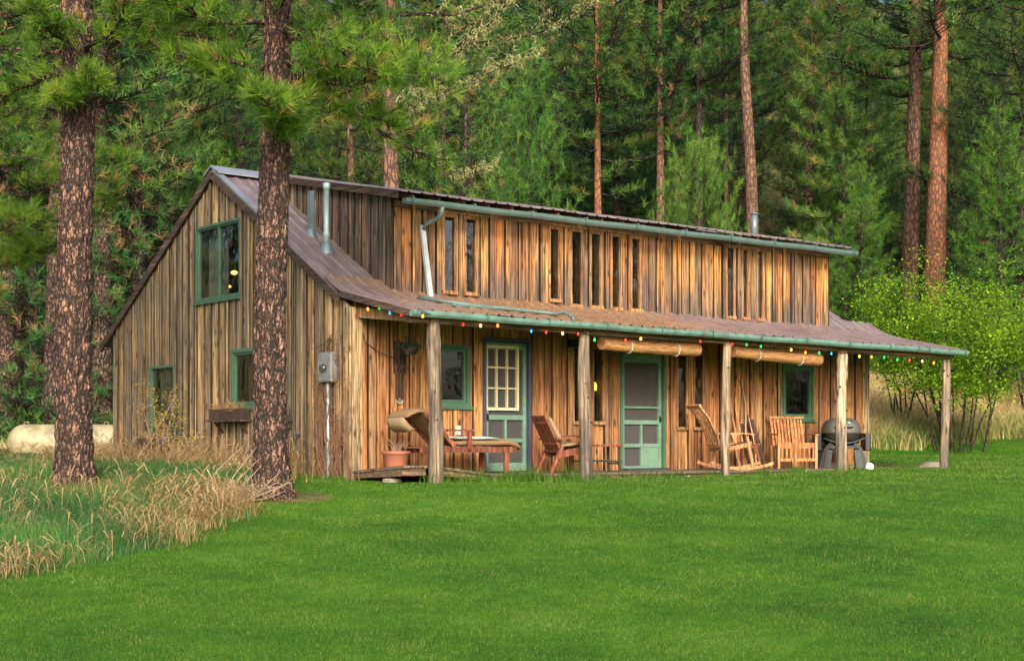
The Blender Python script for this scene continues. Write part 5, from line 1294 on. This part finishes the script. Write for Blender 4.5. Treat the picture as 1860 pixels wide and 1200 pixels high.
for y0, y1, dens, hh, ww in ((9.2, 12, 6500, .028, .0036), (12, 16, 3800, .028, .0044), (16, 21.5, 1700, .030, .0065), (21.5, 30, 420, .04, .011), (30, 40, 230, .045, .016)):
    hw = .36*y1+.5; n = int(2*hw*(y1-y0)*dens); X = r_.uniform(-hw, hw, n); Y = r_.uniform(y0, y1, n)
    k = (np.abs(X) < .355*Y+.4) & (wildmask(X, Y) < .1+.1*r_.random(n)) & ~inhouse(X, Y) & ~((((X-7)/1.6)**2+((Y-30)/1.8)**2 < r_.random(n)*1.6)) & ~((X < -3) & (Y > 18.6)) & ~(((X+2.95)**2+(Y-18.95)**2) < (.65*r_.random(n)+.1)**2)
    X, Y = X[k], Y[k]; n = len(X)
    nf = nfield(X, Y, .9, 1.); nf2 = nfield(X, Y, 3.1, 4.)
    tone = np.clip(.40+.10*nf+.07*nf2+.10*np.sin(Y*4.2+X*.5)*(Y < 20)+.16*np.exp(-((X+1.2)/2.6)**2-((Y-18.4)/1.0)**2)+.10*np.clip((Y-13)/6, -.8, 1)+r_.normal(size=n)*.32, 0, .88); tone = np.where(r_.random(n) < .045+.06*(nf2 > .9)+.10*(nfield(X, Y, .7, 9.) > 1.35), .93+.07*r_.random(n), tone)
    h = hh*(.55+.8*r_.random(n))*(1+.12*nf2)
    parts.append(blades(n, X, Y, h, ww, .75, 1 if y0 > 12 else 2, tone, r_))
tag(npmesh('lawn_grass', *join(parts), M['lawn']), 'mown bright green lawn grass in front of the house', 'grass', kind='stuff')
# tufts at the porch edge
parts = []
for i in range(150):
    s = r_.uniform(.3, 9.8) if i > 60 else r_.normal()*.7+2.0; w = -1.42-abs(r_.normal())*.10; p = H(s, w); q = r_.integers(8, 26)
    X = p.x+r_.normal(size=q)*.07; Y = p.y+r_.normal(size=q)*.07
    parts.append(blades(q, X, Y, r_.uniform(.06, .2)*(1.4 if i < 60 else .85)*(.6+.6*r_.random(q)), .009, .8, 3, np.clip(.5+r_.normal(size=q)*.2, 0, 1), r_))
for i in range(60):
    w = r_.uniform(0, 2.2); p = H(-.1-abs(r_.normal())*.1, w); q = 12; X = p.x+r_.normal(size=q)*.05; Y = p.y+r_.normal(size=q)*.05
    parts.append(blades(q, X, Y, .09*(.6+.6*r_.random(q)), .008, .8, 3, np.clip(.5+r_.normal(size=q)*.2, 0, 1), r_))
tag(npmesh('edge_grass', *join(parts), M['lawn']), 'longer green grass tufts along the foot of the porch deck', 'grass', kind='stuff')
# unmown corner: green underlayer
def wild_xy(n):
    X = r_.uniform(-10.5, -2.6, n); Y = r_.uniform(11.8, 29, n); k = (wildmask(X, Y) > 0) & (X > -.37*Y-.6) & ~inhouse(X, Y, .05); s, w = hl(X, Y); k &= ~((s > -.1)) 
    return X[k], Y[k]
X, Y = wild_xy(150000); n = len(X); d = wildmask(X, Y)
nf = nfield(X, Y, 1.3, 2.)
tall = (.16+.16*r_.random(n))*(np.clip(d*1.2+.35, .3, 1))
g1 = blades(n, X, Y, tall, .008, .6, 3, np.clip(.45+.2*nf+r_.normal(size=n)*.15, 0, 1), r_)
tag(npmesh('wild_grass', *g1, M['wildgreen']), 'longer green unmown grass at the left of the lawn', 'grass', kind='stuff')
# straw: clumps
parts = []; nc = 1050
CX = r_.uniform(-10.5, -2.8, nc*4); CY = r_.uniform(11.9, 28, nc*4); s, w = hl(CX, CY)
dn = .8*np.exp(-((-s)/1.25)**2)*(s < -.12)+.035+.9*np.exp(-((CX+3.6)**2/.35+(CY-17.2)**2/2.2))+.5*np.exp(-((CX+4.55)**2/.2+(CY-13.2)**2/.3))+.5*np.exp(-((CX+5.3)**2/.9+(CY-18.4)**2/.5))+.10*np.exp(-((CY-15.5)**2/1.5))+.55*np.exp(-((wildmask(CX, CY)-.22)/.2)**2)*(.5+.5*np.sin(CY*3.1+CX*2.))
k = (wildmask(CX, CY) > .02) & (CX > -.37*CY-.5) & (s < -.12) & (r_.random(nc*4) < dn*.8); CX, CY, s = CX[k], CY[k], s[k]
for cx, cy, ss in zip(CX, CY, s):
    near = math.exp(ss/2.5); q = int(r_.integers(14, 44)); X = cx+r_.normal(size=q)*.13; Y = cy+r_.normal(size=q)*.13
    hgt = r_.uniform(.26, .48)+.30*near; h = hgt*(.45+.7*r_.random(q))*min(1, .45+1.5*float(wildmask(cx, cy))+.2*r_.random()); tb = r_.uniform(.35, .75)
    tn = np.clip(tb+r_.normal(size=q)*.18, 0, 1)
    parts.append(blades(q, X, Y, h, .0065, 1.15, 5, tn, r_, droop=.35))
    q2 = q//3; X2 = X[:q2]; Y2 = Y[:q2]
    parts.append(blades(q2, X2, Y2, h[:q2]*1.25+.08, .013, .75, 5, np.clip(tn[:q2]+.1, 0, 1), r_, droop=.45, wmul=[.25, .22, .22, .5, 1.2, .5]))
tag(npmesh('dry_grass', *join(parts), M['dry']), 'tall straw coloured dry grass along the gable wall and round the left trunks', 'dry grass', kind='stuff')
# right-hand slope of tall grass
n = 95000; X = r_.uniform(2, 24, n); Y = 38.6+r_.random(n)**1.2*13; k = (X < .37*Y+1) & ~((Y < 39.2+.7*np.sin(X*1.1)+.4*np.sin(X*2.9))); X, Y = X[k], Y[k]; n = len(X)
nf = nfield(X, Y, .55, 3.); low = np.clip((Y-39.3)/4.5, 0, 1)
tone = np.clip(.27+.62*low+.14*nf+r_.normal(size=n)*.2, 0, 1)
g1 = blades(n, X, Y, (.35+.45*r_.random(n))*(1+.3*nf*.5), .022, .7, 4, tone, r_, droop=.25)
tag(npmesh('meadow_grass', *g1, M['drygreen']), 'tall green and straw coloured meadow grass on the slope behind the house end', 'grass', kind='stuff')
# grass and litter behind left trunks
n = 26000; X = r_.uniform(-24, -5, n); Y = 38.5+r_.random(n)*18; k = ~inhouse(X, Y) & (X > -.38*Y-1); s, w = hl(X, Y); k &= (s < -.2) | (w > 9); X, Y = X[k], Y[k]; n = len(X)
g1 = blades(n, X, Y, .10+.22*r_.random(n), .022, .8, 2, np.clip(.55+r_.normal(size=n)*.25, 0, 1), r_)
tag(npmesh('woodland_grass', *g1, M['drygreen']), 'thin dry woodland grass under the trees around the propane tank', 'grass', kind='stuff')
